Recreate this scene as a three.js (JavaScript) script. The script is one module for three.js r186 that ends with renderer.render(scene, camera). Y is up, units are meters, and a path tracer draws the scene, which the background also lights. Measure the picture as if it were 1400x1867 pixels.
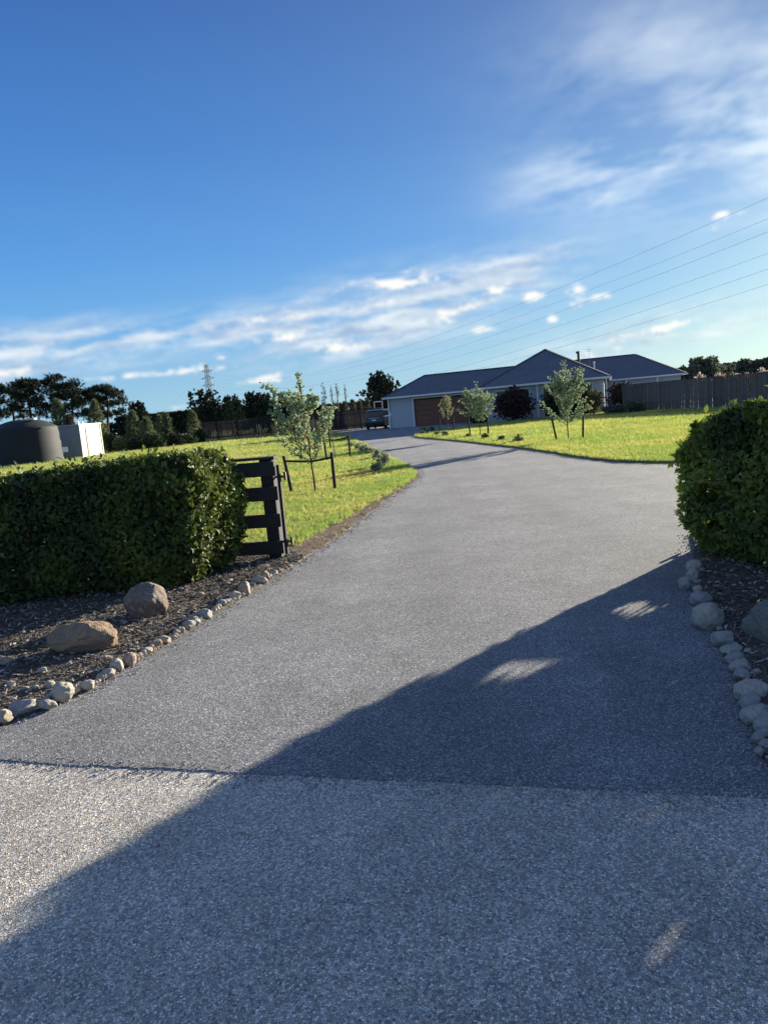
import * as THREE from 'three';
import { mergeGeometries, toCreasedNormals, mergeVertices } from 'three/addons/utils/BufferGeometryUtils.js';
import { ImprovedNoise } from 'three/addons/math/ImprovedNoise.js';
import { RoundedBoxGeometry } from 'three/addons/geometries/RoundedBoxGeometry.js';

// ---------- camera, sky, sun, exposure ----------
const scene = new THREE.Scene();
const D2R = Math.PI / 180;
const camera = new THREE.PerspectiveCamera(69.4, 767 / 1024, 0.1, 4000);
camera.position.set(0, 1.6, 0);
camera.rotation.order = 'YXZ';
camera.rotation.set(-7.85 * D2R, 0, -5.0 * D2R);
const renderer = new THREE.WebGLRenderer({ antialias: true });
renderer.toneMapping = THREE.LinearToneMapping;
const EXPOSURE = 3.25, SKY_SCALE = 2.95;
renderer.toneMappingExposure = EXPOSURE;
renderer.shadowMap.enabled = true;

const SUN_AZ = 44.5, SUN_EL = 11.7;      // degrees right of the view axis, above the horizon
const sunDir = new THREE.Vector3(Math.sin(SUN_AZ * D2R) * Math.cos(SUN_EL * D2R), Math.sin(SUN_EL * D2R), -Math.cos(SUN_AZ * D2R) * Math.cos(SUN_EL * D2R));
const sun = new THREE.DirectionalLight(new THREE.Color().setRGB(1.0, 0.90, 0.73), 4.3);
sun.position.copy(sunDir).multiplyScalar(200);
sun.castShadow = true;
sun.shadow.radius = 1.2;
sun.shadow.mapSize.set(4096, 4096);
Object.assign(sun.shadow.camera, { left: -110, right: 110, top: 110, bottom: -110, near: 1, far: 500 });
scene.add(sun, sun.target);

// ---------- noise and random ----------
function mulberry(a) { return () => { a |= 0; a = a + 0x6D2B79F5 | 0; let t = Math.imul(a ^ a >>> 15, 1 | a); t = t + Math.imul(t ^ t >>> 7, 61 | t) ^ t; return ((t ^ t >>> 14) >>> 0) / 4294967296; }; }
const R = mulberry(20240117);
const rr = (a, b) => a + (b - a) * R();
const perlin = new ImprovedNoise();
const n3 = (x, y, z) => perlin.noise(x, y, z);
function fbm(x, y, z, o = 4, g = 0.5, l = 2.03) { let s = 0, a = 1, w = 0; for (let i = 0; i < o; i++) { s += a * perlin.noise(x, y, z); w += a; a *= g; x = x * l + 7.3; y = y * l + 3.1; z = z * l + 1.7; } return s / w; }
const clamp = (v, a = 0, b = 1) => v < a ? a : v > b ? b : v;
const lerp = (a, b, t) => a + (b - a) * t;
const sstep = (a, b, v) => { const t = clamp((v - a) / (b - a)); return t * t * (3 - 2 * t); };

// ---------- sky: clear evening air, low cumulus bands, cirrus veil ----------
{
  const W = 2048, H = 1024, data = new Float32Array(W * H * 4);
  const stops = [[-90, .26, .40, .50], [0, .33, .55, .70], [3, .25, .485, .70], [7, .145, .40, .735], [12, .088, .30, .69], [19, .052, .205, .56], [27, .033, .135, .43], [50, .024, .10, .34], [90, .018, .075, .27]];
  function air(el) { let i = 1; while (i < stops.length - 1 && el > stops[i][0]) i++; const a = stops[i - 1], b = stops[i], t = clamp((el - a[0]) / (b[0] - a[0])); return [lerp(a[1], b[1], t), lerp(a[2], b[2], t), lerp(a[3], b[3], t)]; }
  // cloud banks seen low over the fields: [azimuth, elevation, half width, half height, strength, tilt]
  const banks = [[2.2, 9.2, 3.2, .6, 1.1, .03], [-6.5, 7.5, 2.8, .6, .9, .06], [9.6, 7.9, 2.8, .6, 1.0, .27], [6, 6.5, 2.2, .6, 1.0, .25], [-2.2, 5.0, 2.8, .52, 1.1, .03], [-5.6, 6.0, 2.8, .45, .95, .02], [2, 7.9, 3, .35, .7, .1], [-25.5, 4.6, 2.6, .5, .9, .05], [-17, 4.0, 6, .22, 1.0, .02], [-14, 4.1, 1.2, .3, .9, 0], [-7.6, 3.05, 2.4, .36, 1.0, .02],
    [12.2, 7.25, 1.0, .45, 1.05, .05], [15.0, 7.3, 1.2, .36, 1.15, .14], [16.8, 6.65, 1.0, .3, 1.05, .12], [8.7, 5.25, 1.2, .24, 1.05, .02], [13.6, 5.5, .8, .28, .95, .02], [20.8, 3.9, 3.6, .42, 1.0, .12], [17, 2.7, 4.0, .34, .95, .08], [25.5, 10.9, 1.2, .6, .7, .3], [-14, 1.5, 1.8, .16, .95, 0], [-11, 4.9, .8, .22, .95, .1], [-12.6, 4.4, 1.0, .25, .95, .1]];
  function cumulus(az, el) {
    let best = 0;
    for (const [a, e, w, h, s, t] of banks) {
      let da = ((az - a + 540) % 360) - 180; if (Math.abs(da) > w * 2.4) continue;
      const de = el - e - da * t; if (Math.abs(de) > h * 2.6) continue;
      const q = (da / w) ** 2 + (de / h) ** 2; const m = s * Math.exp(-q * .9); best = best + m * (1 - Math.min(best, 1));
    }
    // the same kind of broken bands all round the horizon outside this stretch
    const off = sstep(34, 50, Math.abs(az));
    if (off > 0) best += off * Math.exp(-(((el - 6.5) / 4) ** 2)) * clamp(.55 + 1.5 * n3(az * .05, el * .2, 4.4));
    if (best < .05) return 0;
    const x = az * .55, y = el * 1.6;
    const wx = fbm(x * .8, y * .8, 9.1, 3) * .9, n = fbm(x + wx, y + wx * .6, 2.2, 7, .66);
    return clamp((best * 1.0 - .46 + n * 1.75) * 1.25);
  }
  function sheet(az, el) {      // soft translucent veil of the same cloud bank: cover, and how thick it is
    let m = 0; for (const [a, e, w, h, s, t] of [[3, 7.4, 8.5, 2.2, 1.6, .1], [-8, 7.0, 6, 1.1, 1.2, .06], [11, 9.0, 3.6, 1.1, 1.3, .22], [-21, 6.4, 9, 1.3, 1.35, .04], [-2, 5.6, 6, 1.1, 1.3, .1], [20, 3.5, 7.5, 1.3, 1.2, .1], [-26, 4.6, 5, .8, 1.0, 0]]) { const da = ((az - a + 540) % 360) - 180; const g = s * Math.exp(-((da / w) ** 2) - (((el - e - da * t) / h) ** 2)); m = m + g * (1 - Math.min(1, m) * .6); }
    m = Math.max(m, sstep(34, 50, Math.abs(az)) * Math.exp(-(((el - 6.5) / 4) ** 2)) * clamp(.5 + 1.5 * n3(az * .05, el * .2, 4.4)));
    if (m < .03) return [0, 0]; const x = az * .13, y = (el - az * .06) * .72, w = fbm(x * 1.2, y, 17, 3) * 1.1, n = fbm(x * 1.5 + w, y * 1.7 + w, 12.3, 7, .6);
    const q = clamp(m * (.62 + 2.3 * n)); return [q, clamp(.42 + 1.5 * fbm(x * 1.8 - w, y * 2.2 + w, 31, 6, .58) + .35 * (Math.min(1, m * .8) - .5))];
  }
  function cirrus(az, el, dx, dy, dz) {
    const px = dx / (dy + .09), pz = dz / (dy + .09);
    const w = fbm(px * 1.1, pz * 1.1, 5, 3) * .8;
    const s = 1.5 * fbm((px * .86 + pz * .5) * 1.6 + w, (pz * .86 - px * .5) * 5.5 + w * 1.5, 1.3, 7, .64) + .5 * fbm(px * 5 + w * 2, pz * 5, 6.1, 4, .6);
    const f = fbm(px * .7 + 3, pz * .7, 8.8, 3);
    const zone = 1.0 * Math.exp(-(((az - 29) / 9) ** 2) - (((el - 16) / 4.6) ** 2)) + .62 * Math.exp(-(((az - 17) / 6) ** 2) - (((el - 14.6) / 2.4) ** 2)) + .34 * Math.exp(-(((az - 20) / 8) ** 2) - (((el - 22) / 3) ** 2)) + .55 * sstep(34, 48, Math.abs(az)) * clamp(.4 + f * 2) * sstep(8, 14, el);
    const t = fbm(px * 2.2 + w, pz * 2.2 - w, 3.3, 5, .6); return clamp(zone * (.44 + .55 * s + 1.7 * t)) * .86;
  }
  for (let j = 0; j < H; j++) {
    const el = ((j + .5) / H - .5) * 180, y = Math.sin(el * D2R), c = Math.cos(el * D2R);
    for (let i = 0; i < W; i++) {
      const phi = ((i + .5) / W - .5) * Math.PI * 2, dx = Math.cos(phi) * c, dz = Math.sin(phi) * c;
      const az = Math.atan2(dx, -dz) / D2R, ang = Math.acos(clamp(dx * sunDir.x + y * sunDir.y + dz * sunDir.z, -1, 1)) / D2R;
      let [r, g, b] = air(el);
      const e = Math.max(el, 0), gl = Math.exp(-ang / 14) * (.36 + .88 * Math.exp(-e / 8)) + .06 * Math.exp(-ang / 38);
      const lw = Math.exp(-e / 5) * Math.exp(-ang / 22); r += gl * 1.15 + lw * .30; g += gl * 1.12 + lw * .24; b += gl * .5 - lw * .05;
      if (el > 0 && el < 75) {
        const k = cirrus(az, el, dx, y, dz); const cw = 1 + gl * .5;
        r = lerp(r, .84 * cw, k); g = lerp(g, .93 * cw, k); b = lerp(b, .98 * cw, k);
        if (el < 20) {
          const [v0, th] = sheet(az, el), v = v0 * .9; r = lerp(r, lerp(.80, .33, th) + gl * .5, v); g = lerp(g, lerp(.86, .45, th) + gl * .5, v); b = lerp(b, lerp(.90, .66, th) + gl * .2, v);
          const d = cumulus(az, el);
          if (d > .01) {
            const d2 = cumulus(az + 1.0, el + .55), lit = clamp(.36 + (d - d2) * 1.7 + .10 * (1 - d)) * (1 + gl * .4);
            const a = sstep(0, 1, d) * .86;
            r = lerp(r, lerp(.31, 1.02, lit), a); g = lerp(g, lerp(.42, .97, lit), a); b = lerp(b, lerp(.58, .90, lit), a);
          }
        }
      }
      const k = (j * W + i) * 4; data[k] = r / SKY_SCALE; data[k + 1] = g / SKY_SCALE; data[k + 2] = b / SKY_SCALE; data[k + 3] = 1;
    }
  }
  const tex = new THREE.DataTexture(data, W, H, THREE.RGBAFormat, THREE.FloatType);
  tex.mapping = THREE.EquirectangularReflectionMapping; tex.magFilter = THREE.LinearFilter; tex.minFilter = THREE.LinearFilter; tex.needsUpdate = true;
  scene.background = tex; scene.environment = tex;
}

// ---------- helpers ----------
const taken = {};
function numbered(name) { const k = taken[name] = (taken[name] ?? -1) + 1; return k ? `${name}_${String(k).padStart(3, '0')}` : name; }
function tag(o, label, category, group, kind) { if (label) o.userData.label = label; if (category) o.userData.category = category; if (group) o.userData.group = group; if (kind) o.userData.kind = kind; return o; }
function shade(o) { o.castShadow = true; o.receiveShadow = true; return o; }
function mesh(name, geo, mat, parent) { const m = shade(new THREE.Mesh(geo, mat)); m.name = parent ? name : numbered(name); (parent ?? scene).add(m); return m; }
function thing(name, label, category, [x, y, z] = [0, 0, 0], turn = 0, group) { const o = new THREE.Group(); o.name = numbered(name); o.position.set(x, y, z); o.rotation.y = turn; scene.add(o); return tag(o, label, category, group); }
function box(w, h, d, x = 0, y = 0, z = 0, ry = 0) { const g = new THREE.BoxGeometry(w, h, d); if (ry) g.rotateY(ry); g.translate(x, y, z); return g; }
function rbox(w, h, d, x = 0, y = 0, z = 0, r = .006) { const g = new RoundedBoxGeometry(w, h, d, 1, r); g.translate(x, y, z); return g; }
const V = (x, y, z) => new THREE.Vector3(x, y, z);
function bar(p, q, w, h = w) { const d = q.clone().sub(p), l = d.length(), g = new THREE.BoxGeometry(w, h, l); const m = new THREE.Matrix4().lookAt(p, q, Math.abs(d.y / l) > .99 ? V(1, 0, 0) : V(0, 1, 0)); m.setPosition(p.clone().add(q).multiplyScalar(.5)); return g.applyMatrix4(m); }
function limb(pts, radii, seg = 7) {           // tapered tube through points
  const pos = [], idx = [], uv = []; const up = V(.3, .1, 1).normalize();
  for (let i = 0; i < pts.length; i++) {
    const t = pts[Math.min(i + 1, pts.length - 1)].clone().sub(pts[Math.max(i - 1, 0)]).normalize();
    const a = V(0, 0, 0).crossVectors(t, up).normalize(), b = V(0, 0, 0).crossVectors(t, a);
    for (let k = 0; k <= seg; k++) { const f = k / seg * Math.PI * 2, r = radii[i]; const c = Math.cos(f) * r, s = Math.sin(f) * r; pos.push(pts[i].x + a.x * c + b.x * s, pts[i].y + a.y * c + b.y * s, pts[i].z + a.z * c + b.z * s); uv.push(k / seg * r * 6, i * .2); }
  }
  const w = seg + 1;
  for (let i = 0; i < pts.length - 1; i++) for (let k = 0; k < seg; k++) { const a = i * w + k; idx.push(a, a + w, a + 1, a + 1, a + w, a + w + 1); }
  const g = new THREE.BufferGeometry(); g.setAttribute('position', new THREE.Float32BufferAttribute(pos, 3)); g.setAttribute('uv', new THREE.Float32BufferAttribute(uv, 2)); g.setIndex(idx); g.computeVertexNormals(); return g;
}
const merge = l => mergeGeometries(l.map(g => { const q = g.index ? g.toNonIndexed() : g.clone(); for (const k of Object.keys(q.attributes)) if (!['position', 'normal', 'uv'].includes(k)) q.deleteAttribute(k); return q; }));
function inPoly(p, x, z) { let c = false; for (let i = 0, j = p.length - 1; i < p.length; j = i++) { const [xi, zi] = p[i], [xj, zj] = p[j]; if ((zi > z) !== (zj > z) && x < (xj - xi) * (z - zi) / (zj - zi) + xi) c = !c; } return c; }

// textures
function canvasData(n, fn, srgb) { const d = new Uint8Array(n * n * 4); for (let j = 0; j < n; j++) for (let i = 0; i < n; i++) { const c = fn(i, j), k = (j * n + i) * 4; d[k] = clamp(c[0]) * 255; d[k + 1] = clamp(c[1]) * 255; d[k + 2] = clamp(c[2]) * 255; d[k + 3] = 255; } return dtex(d, n, srgb); }
function dtex(d, n, srgb) { const t = new THREE.DataTexture(d, n, n, THREE.RGBAFormat); t.wrapS = t.wrapT = THREE.RepeatWrapping; t.magFilter = THREE.LinearFilter; t.minFilter = THREE.LinearMipmapLinearFilter; t.generateMipmaps = true; if (srgb) t.colorSpace = THREE.SRGBColorSpace; t.needsUpdate = true; return t; }
function tileNoise(n, cells, seed) {        // tileable value noise, returns f(i,j) in 0..1
  const r = mulberry(seed), v = Float32Array.from({ length: cells * cells }, r);
  return (i, j) => { const x = i / n * cells, y = j / n * cells, a = Math.floor(x), b = Math.floor(y), u = x - a, w = y - b, s = u * u * (3 - 2 * u), t = w * w * (3 - 2 * w); const q = (p, o) => v[((o % cells) + cells) % cells * cells + ((p % cells) + cells) % cells]; return lerp(lerp(q(a, b), q(a + 1, b), s), lerp(q(a, b + 1), q(a + 1, b + 1), s), t); };
}
const s2 = v => v <= .0031308 ? v * 12.92 : 1.055 * v ** (1 / 2.4) - .055;
function chipTextures(n, cells, seed, palette, gapTone) {     // crushed stone chips pressed into a binder
  const r = mulberry(seed), cell = n / cells, N = cells * cells;
  const px = new Float32Array(N), py = new Float32Array(N), ht = new Float32Array(N), tx = new Float32Array(N), ty = new Float32Array(N), col = [];
  for (let k = 0; k < N; k++) { px[k] = r(); py[k] = r(); ht[k] = .45 + .55 * r(); const a = r() * 6.28, m = r() * .55; tx[k] = Math.cos(a) * m; ty[k] = Math.sin(a) * m; const p = palette[Math.floor(r() * palette.length)], b = .62 + .76 * r(); col.push([p[0] * b, p[1] * b, p[2] * b]); }
  const big = tileNoise(n, 6, seed + 1), mid = tileNoise(n, 23, seed + 2);
  const C = new Uint8Array(n * n * 4), B = new Uint8Array(n * n * 4);
  for (let j = 0; j < n; j++) for (let i = 0; i < n; i++) {
    const x = i / cell, y = j / cell, a = Math.floor(x), b = Math.floor(y); let d1 = 9, d2 = 9, k1 = 0, ox = 0, oy = 0;
    for (let q = -1; q <= 1; q++) for (let p = -1; p <= 1; p++) { const ca = a + p, cb = b + q, k = ((cb + cells) % cells) * cells + (ca + cells) % cells, ux = ca + px[k] - x, uy = cb + py[k] - y, d = ux * ux + uy * uy; if (d < d1) { d2 = d1; d1 = d; k1 = k; ox = ux; oy = uy; } else if (d < d2) d2 = d; }
    const edge = Math.sqrt(d2) - Math.sqrt(d1), body = sstep(.0, .2, edge);
    const h = clamp(body * (ht[k1] * .8 + tx[k1] * ox + ty[k1] * oy) + .03);
    const w = .82 + .36 * (.6 * big(i, j) + .4 * mid(i, j)), c = col[k1], o = (j * n + i) * 4;
    for (let q = 0; q < 3; q++) { C[o + q] = clamp(s2(lerp(gapTone[q], c[q], body) * w)) * 255; B[o + q] = h * 255; }
    C[o + 3] = B[o + 3] = 255;
  }
  return [dtex(C, n, true), dtex(B, n, false)];
}
const std = (o) => new THREE.MeshStandardMaterial(o);
const lin = (r, g, b) => new THREE.Color().setRGB(r, g, b);

// ---------- the ground ----------
const seamZ = x => -2.955 + .272 * (x - .27) * 1.0 + .022 * n3(x * 2.2, 0, 3) + .014 * n3(x * 9, 0, 5) + .014 * n3(x * 31, 0, 8);   // where the newer seal of the driveway ends on the apron
const lawnLeft = [[-1.75, -8.75], [-1.12, -9.15], [-.95, -9.9], [-.56, -11.3], [-.10, -13.1], [.42, -15.1], [.72, -16.6], [.86, -18.2], [.78, -20], [.58, -22.5], [.16, -26.3], [-.12, -30], [-.62, -36], [-1.63, -46], [-2.1, -53], [-2.9, -60], [-4.6, -66], [-6, -71.6], [-60, -80], [-60, -21]];
const lawnRight = [[30, -8.6], [14, -11.9], [8.4, -13.7], [6.9, -14.45], [5.75, -15.5], [5.2, -16.7], [4.98, -18.4], [4.8, -20.9], [4.48, -24], [4.12, -26.5], [3.65, -30], [2.95, -34], [2.23, -37.8], [2.0, -40], [2.2, -42.2], [3.0, -44.6], [4.6, -47.6], [6.6, -50.3], [8.6, -51.5], [17.2, -51.5], [17.4, -48], [21.8, -38], [30, -24]];
function jag(poly, i0, i1, amp) { const o = []; for (let i = 0; i < poly.length; i++) { const p = poly[i]; if (i < i0 || i >= i1) { o.push(p); continue; } const q = poly[i + 1], L = Math.hypot(q[0] - p[0], q[1] - p[1]), n = Math.max(2, Math.min(40, Math.round(L / .12))); for (let k = 0; k < n; k++) { const t = k / n, x = lerp(p[0], q[0], t), z = lerp(p[1], q[1], t), d = amp * (n3(x * 2.1, z * 2.1, 4) + .7 * n3(x * 6.3, z * 6.3, 9)); o.push([x + d, z + d * .3]); } } return o; }
const lawnL2 = jag(lawnLeft, 1, 12, .09), lawnR2 = jag(lawnRight, 2, 14, .06);
const bedLeft = [[-2.62, -3.72], [-2.24, -4.12], [-2.02, -4.42], [-1.90, -4.75], [-1.82, -5.02], [-1.68, -5.5], [-1.54, -6.0], [-1.38, -6.62], [-1.25, -7.1], [-1.08, -7.68], [-.99, -8.02], [-.95, -8.32], [-1.2, -8.9], [-2.2, -9.35], [-8, -10.9], [-8, -5.4]];
const bedRight = [[1.46, -2.78], [1.60, -3.22], [1.78, -3.72], [1.96, -4.25], [2.14, -4.8], [2.26, -5.2], [2.36, -5.6], [2.58, -6.1], [2.75, -6.55], [3.0, -7.1], [3.25, -7.75], [9.5, -6.9], [9.5, -.6], [1.7, -2.2]];
const soilStrip = (() => { const l = [[-1.02, -8.0], [-.82, -8.95], [-.60, -9.78], [-.28, -11.4], [.04, -12.95], [.42, -14.5], [.74, -15.85], [.88, -17.2], [.92, -18.4], [.84, -20]], o = []; for (let i = 0; i < l.length - 1; i++) for (let k = 0; k < 8; k++) { const t = k / 8, x = lerp(l[i][0], l[i + 1][0], t), z = lerp(l[i][1], l[i + 1][1], t); o.push([x + .10 * n3(x * 2, z * 1.6, 2) + .06 * n3(z * 7, x * 7, 4), z]); } return o.concat([[.84, -20], [.6, -20], [.5, -18], [.42, -16.4], [.05, -14.2], [-.4, -12.4], [-.85, -10.6], [-1.35, -9.6], [-2.1, -9.2], [-2.1, -8.75]]); })();
function slab(name, poly, y0, y1, mat, label, category, bevel = .012) {
  const s = new THREE.Shape(poly.map(([x, z]) => new THREE.Vector2(x, -z)));
  const g = new THREE.ExtrudeGeometry(s, { depth: y1 - y0 - bevel, bevelEnabled: true, bevelSize: bevel, bevelThickness: bevel, bevelOffset: -bevel, bevelSegments: 2, steps: 1 });
  g.rotateX(-Math.PI / 2); g.translate(0, y0, 0);
  return tag(mesh(name, g, mat), label, category, null, 'structure');
}
function metreUV(t, m) { const c = t.clone(); c.repeat.set(1 / m, 1 / m); c.needsUpdate = true; return c; }

// driveway: fine grey chip seal
const [chipC, chipB] = chipTextures(2048, 264, 11, [[.182, .186, .192], [.226, .229, .236], [.28, .282, .286], [.118, .121, .129], [.195, .202, .215], [.40, .40, .398], [.21, .203, .196]], [.055, .057, .06]);
const [oldC, oldB] = chipTextures(2048, 250, 23, [[.53, .49, .43], [.67, .63, .56], [.43, .405, .375], [.72, .68, .60], [.48, .42, .34], [.31, .30, .29], [.57, .505, .40], [.49, .48, .46]], [.13, .12, .108]);
const driveMat = std({ map: metreUV(chipC, 2.0), bumpMap: metreUV(chipB, 2.0), bumpScale: .004, roughness: .95, vertexColors: true });
const apronMat = std({ map: metreUV(oldC, 2.0), bumpMap: metreUV(oldB, 2.0), bumpScale: .005, roughness: .88, vertexColors: true });
function grid(nu, nv, f, tone) {
  const pos = [], uv = [], col = [], idx = [];
  for (let j = 0; j <= nv; j++) for (let i = 0; i <= nu; i++) { const [x, y, z] = f(i / nu, j / nv); pos.push(x, y, z); uv.push(x, -z); const t = tone ? tone(x, z) : 1; col.push(t, t, t); }
  for (let j = 0; j < nv; j++) for (let i = 0; i < nu; i++) { const a = j * (nu + 1) + i, b = a + nu + 1; idx.push(a, a + 1, b, a + 1, b + 1, b); }
  const g = new THREE.BufferGeometry(); g.setAttribute('position', new THREE.Float32BufferAttribute(pos, 3)); g.setAttribute('uv', new THREE.Float32BufferAttribute(uv, 2)); g.setAttribute('color', new THREE.Float32BufferAttribute(col, 3)); g.setIndex(idx); g.computeVertexNormals(); return g;
}
// worn patches and faint wheel tracks in the stone, as dust and polish
const driveTone = (x, z) => { const st = fbm(x * 1.1 + 5, z * .7, 21, 4);  const p = fbm(x * .55, z * .32, 2, 3), q = fbm(x * 2.1, z * 1.3, 6, 3); const c = .5 + .5 * Math.tanh((-z - 20) * .4); const lane = (x - lerp(.3 + (-z - 5) * .11, 2.6, c)); const tr = Math.exp(-(((Math.abs(lane) - .75) / .24) ** 2)) * (.7 + n3(x * 1.5, z * .8, 3)); return 1.06 + .18 * p + .14 * q + .13 * tr - .16 * sstep(.22, .5, st); };
const driveGeo = grid(560, 200, (u, v) => { const x = -9 + 49 * (u < .7 ? u * .4 : .28 + (u - .7) * 2.4); const k = Math.max(0, v - .005) / .995; const z = lerp(seamZ(x), -72, k ** 2); return [x, v === 0 ? -.0045 : .0015 * n3(x * 1.3, z * 1.3, 0), v === 0 ? seamZ(x) + .004 : z]; }, driveTone);
tag(mesh('driveway', driveGeo, driveMat), 'grey chip seal driveway curving up to the house', 'driveway', null, 'structure');
const apronGeo = grid(200, 160, (u, v) => { const x = lerp(-16, 16, u), z = lerp(-9, 12, v); return [x, -.0045 + .0005 * n3(x * .9, z * .9, 1), z]; }, (x, z) => 1 + .26 * fbm(x * .8, z * .8, 12, 4) + .16 * fbm(x * 3, z * 3, 14, 3) - .2 * sstep(.2, .45, fbm(x * 1.7, z * 1.7, 33, 4)));
tag(mesh('road_apron', apronGeo, apronMat), 'older pale coarse chip seal of the road apron in front', 'road', null, 'structure');

// paddock ground out to the horizon, lawns, beds
const lawnN = [tileNoise(1024, 9, 31), tileNoise(1024, 47, 32), tileNoise(1024, 210, 33)];
const lawnTex = canvasData(1024, (i, j) => { const a = lawnN[0](i, j), b = lawnN[1](i, j), c = lawnN[2](i, j); const v = .55 + .5 * c * b + .25 * b, d = clamp(a * .9 + b * .35 - .35); return [s2(lerp(.18, .31, d) * v), s2(lerp(.20, .27, d) * v), s2(lerp(.035, .07, d) * v)]; }, true);
const lawnBump = canvasData(512, (() => { const a = tileNoise(512, 120, 41), b = tileNoise(512, 33, 42); return (i, j) => { const v = .6 * a(i, j) + .4 * b(i, j); return [v, v, v]; }; })(), false);
const lawnMat = std({ map: metreUV(lawnTex, 3.1), bumpMap: metreUV(lawnBump, 1.7), bumpScale: .02, roughness: 1 });
const fieldMat = std({ map: metreUV(lawnTex, 13), roughness: 1, color: lin(.9, .9, .8) });
const gg = grid(60, 60, (u, v) => { const s = t => Math.sign(t - .5) * Math.abs(2 * t - 1) ** 3 * 2600; return [s(u), -.06, s(v)]; });
tag(mesh('ground', gg, fieldMat), 'flat farm paddocks reaching to the horizon', 'ground', null, 'structure');
slab('lawn', lawnL2, -.02, .028, lawnMat, 'mown lawn on the left of the driveway with staked trees', 'lawn', .02);
slab('lawn', lawnR2, -.02, .04, lawnMat, 'mown lawn on the right between driveway and house', 'lawn', .02);
const soilA = tileNoise(1024, 40, 51), soilB = tileNoise(1024, 170, 52), soilC = tileNoise(1024, 7, 53);
const soilTex = canvasData(1024, (i, j) => { const v = .5 + .7 * soilB(i, j) * soilA(i, j) + .3 * soilA(i, j), w = soilC(i, j); return [s2(lerp(.07, .13, w) * v), s2(lerp(.058, .105, w) * v), s2(lerp(.047, .08, w) * v)]; }, true);
const soilBump = canvasData(512, (() => { const a = tileNoise(512, 90, 55), b = tileNoise(512, 22, 56); return (i, j) => { const v = .5 * a(i, j) + .5 * b(i, j); return [v, v, v]; }; })(), false);
const soilMat = std({ map: metreUV(soilTex, 1.3), bumpMap: metreUV(soilBump, .9), bumpScale: .02, roughness: 1 });
const strawMat = std({ map: metreUV(soilTex, .9), bumpMap: metreUV(soilBump, .6), bumpScale: .016, roughness: 1, color: lin(2.5, 2.1, 1.9) });
slab('garden_bed', bedLeft, -.02, .022, soilMat, 'mulched garden bed under the left hedge', 'garden bed', .01);
slab('garden_bed', bedRight, -.02, .026, soilMat, 'mulched garden bed under the right hedge', 'garden bed', .01);
slab('soil_verge', soilStrip, -.02, .007, strawMat, 'bare dry soil strip between left lawn and driveway', 'soil', .003);

// ---------- foliage kit ----------
function leaf(l, w, fold = .35, droop = .25) {  // one folded leaf along +Y, facing +Z
  const rows = [[0, .04], [.35, .9], [.7, .75], [1, .02]], p = [], idx = [], uv = [];
  rows.forEach(([t, k]) => { const z = -droop * l * t * t; p.push(-w / 2 * k, l * t, z + fold * w * .5 * k, 0, l * t, z, w / 2 * k, l * t, z + fold * w * .5 * k); uv.push(0, t, .5, t, 1, t); });
  for (let r = 0; r < 3; r++) { const a = r * 3; idx.push(a, a + 1, a + 3, a + 1, a + 4, a + 3, a + 1, a + 2, a + 4, a + 2, a + 5, a + 4); }
  const g = new THREE.BufferGeometry(); g.setAttribute('position', new THREE.Float32BufferAttribute(p, 3)); g.setAttribute('uv', new THREE.Float32BufferAttribute(uv, 2)); g.setIndex(idx); g.computeVertexNormals(); return g;
}
function blade(l, w, bend) { const g = new THREE.BufferGeometry(); g.setAttribute('position', new THREE.Float32BufferAttribute([-w / 2, 0, 0, w / 2, 0, 0, -w * .36, l * .55, bend * .3, w * .36, l * .55, bend * .3, 0, l, bend], 3)); g.setAttribute('uv', new THREE.Float32BufferAttribute([0, 0, 1, 0, 0, .5, 1, .5, .5, 1], 2)); g.setIndex([0, 1, 2, 1, 3, 2, 2, 3, 4]); g.computeVertexNormals(); return g; }
const M4 = new THREE.Matrix4();
function orient(pos, axis, nor, s) { const y = axis.clone().normalize(), x = V(0, 0, 0).crossVectors(y, nor).normalize(); if (x.lengthSq() < .5) x.set(1, 0, 0); const z = V(0, 0, 0).crossVectors(x, y); return new THREE.Matrix4().makeBasis(x.multiplyScalar(s), y.multiplyScalar(s), z.multiplyScalar(s)).setPosition(pos); }
const rdir = () => { const z = rr(-1, 1), a = rr(0, 6.2832), q = Math.sqrt(1 - z * z); return V(Math.cos(a) * q, z, Math.sin(a) * q); };
function sprig(n, l, w, spread, fold = .3) { const out = []; for (let i = 0; i < n; i++) { const g = leaf(l * rr(.7, 1.15), w * rr(.8, 1.2), fold, .2); g.rotateX(rr(.15, spread)); g.rotateY(i / n * 6.283 + rr(-.5, .5)); g.translate(0, l * .75 * i / n, 0); out.push(g); } return merge(out); }
function needles(n, l, w, spread) { const out = []; for (let i = 0; i < n; i++) { const g = blade(l * rr(.7, 1.1), w, l * .15); g.rotateX(rr(.1, spread)); g.rotateY(i / n * 6.283 + rr(-.6, .6)); g.translate(0, l * .5 * i / n, 0); out.push(g); } return merge(out); }
const hedgeLeafGeo = leaf(.056, .031, .45, .3), treeLeafGeo = sprig(6, .055, .037, 1.2), roseGeo = sprig(6, .07, .045, 1.3);
const broadGeo = sprig(8, .26, .13, 1.4), coneGeo = needles(12, .22, .035, .9), pineGeo = needles(22, .42, .035, 1.25), shrubGeo = sprig(7, .12, .06, 1.3);
function leafMat(rough, trans, o = {}) { return new THREE.MeshPhysicalMaterial({ roughness: rough, transmission: trans, thickness: 0, side: THREE.DoubleSide, ...o }); }
const hedgeMat = leafMat(.66, .5, { specularIntensity: .6 }), treeMat = leafMat(.8, .45), farMat = std({ roughness: .9, side: THREE.DoubleSide }), softMat = leafMat(.9, .3);
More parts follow.
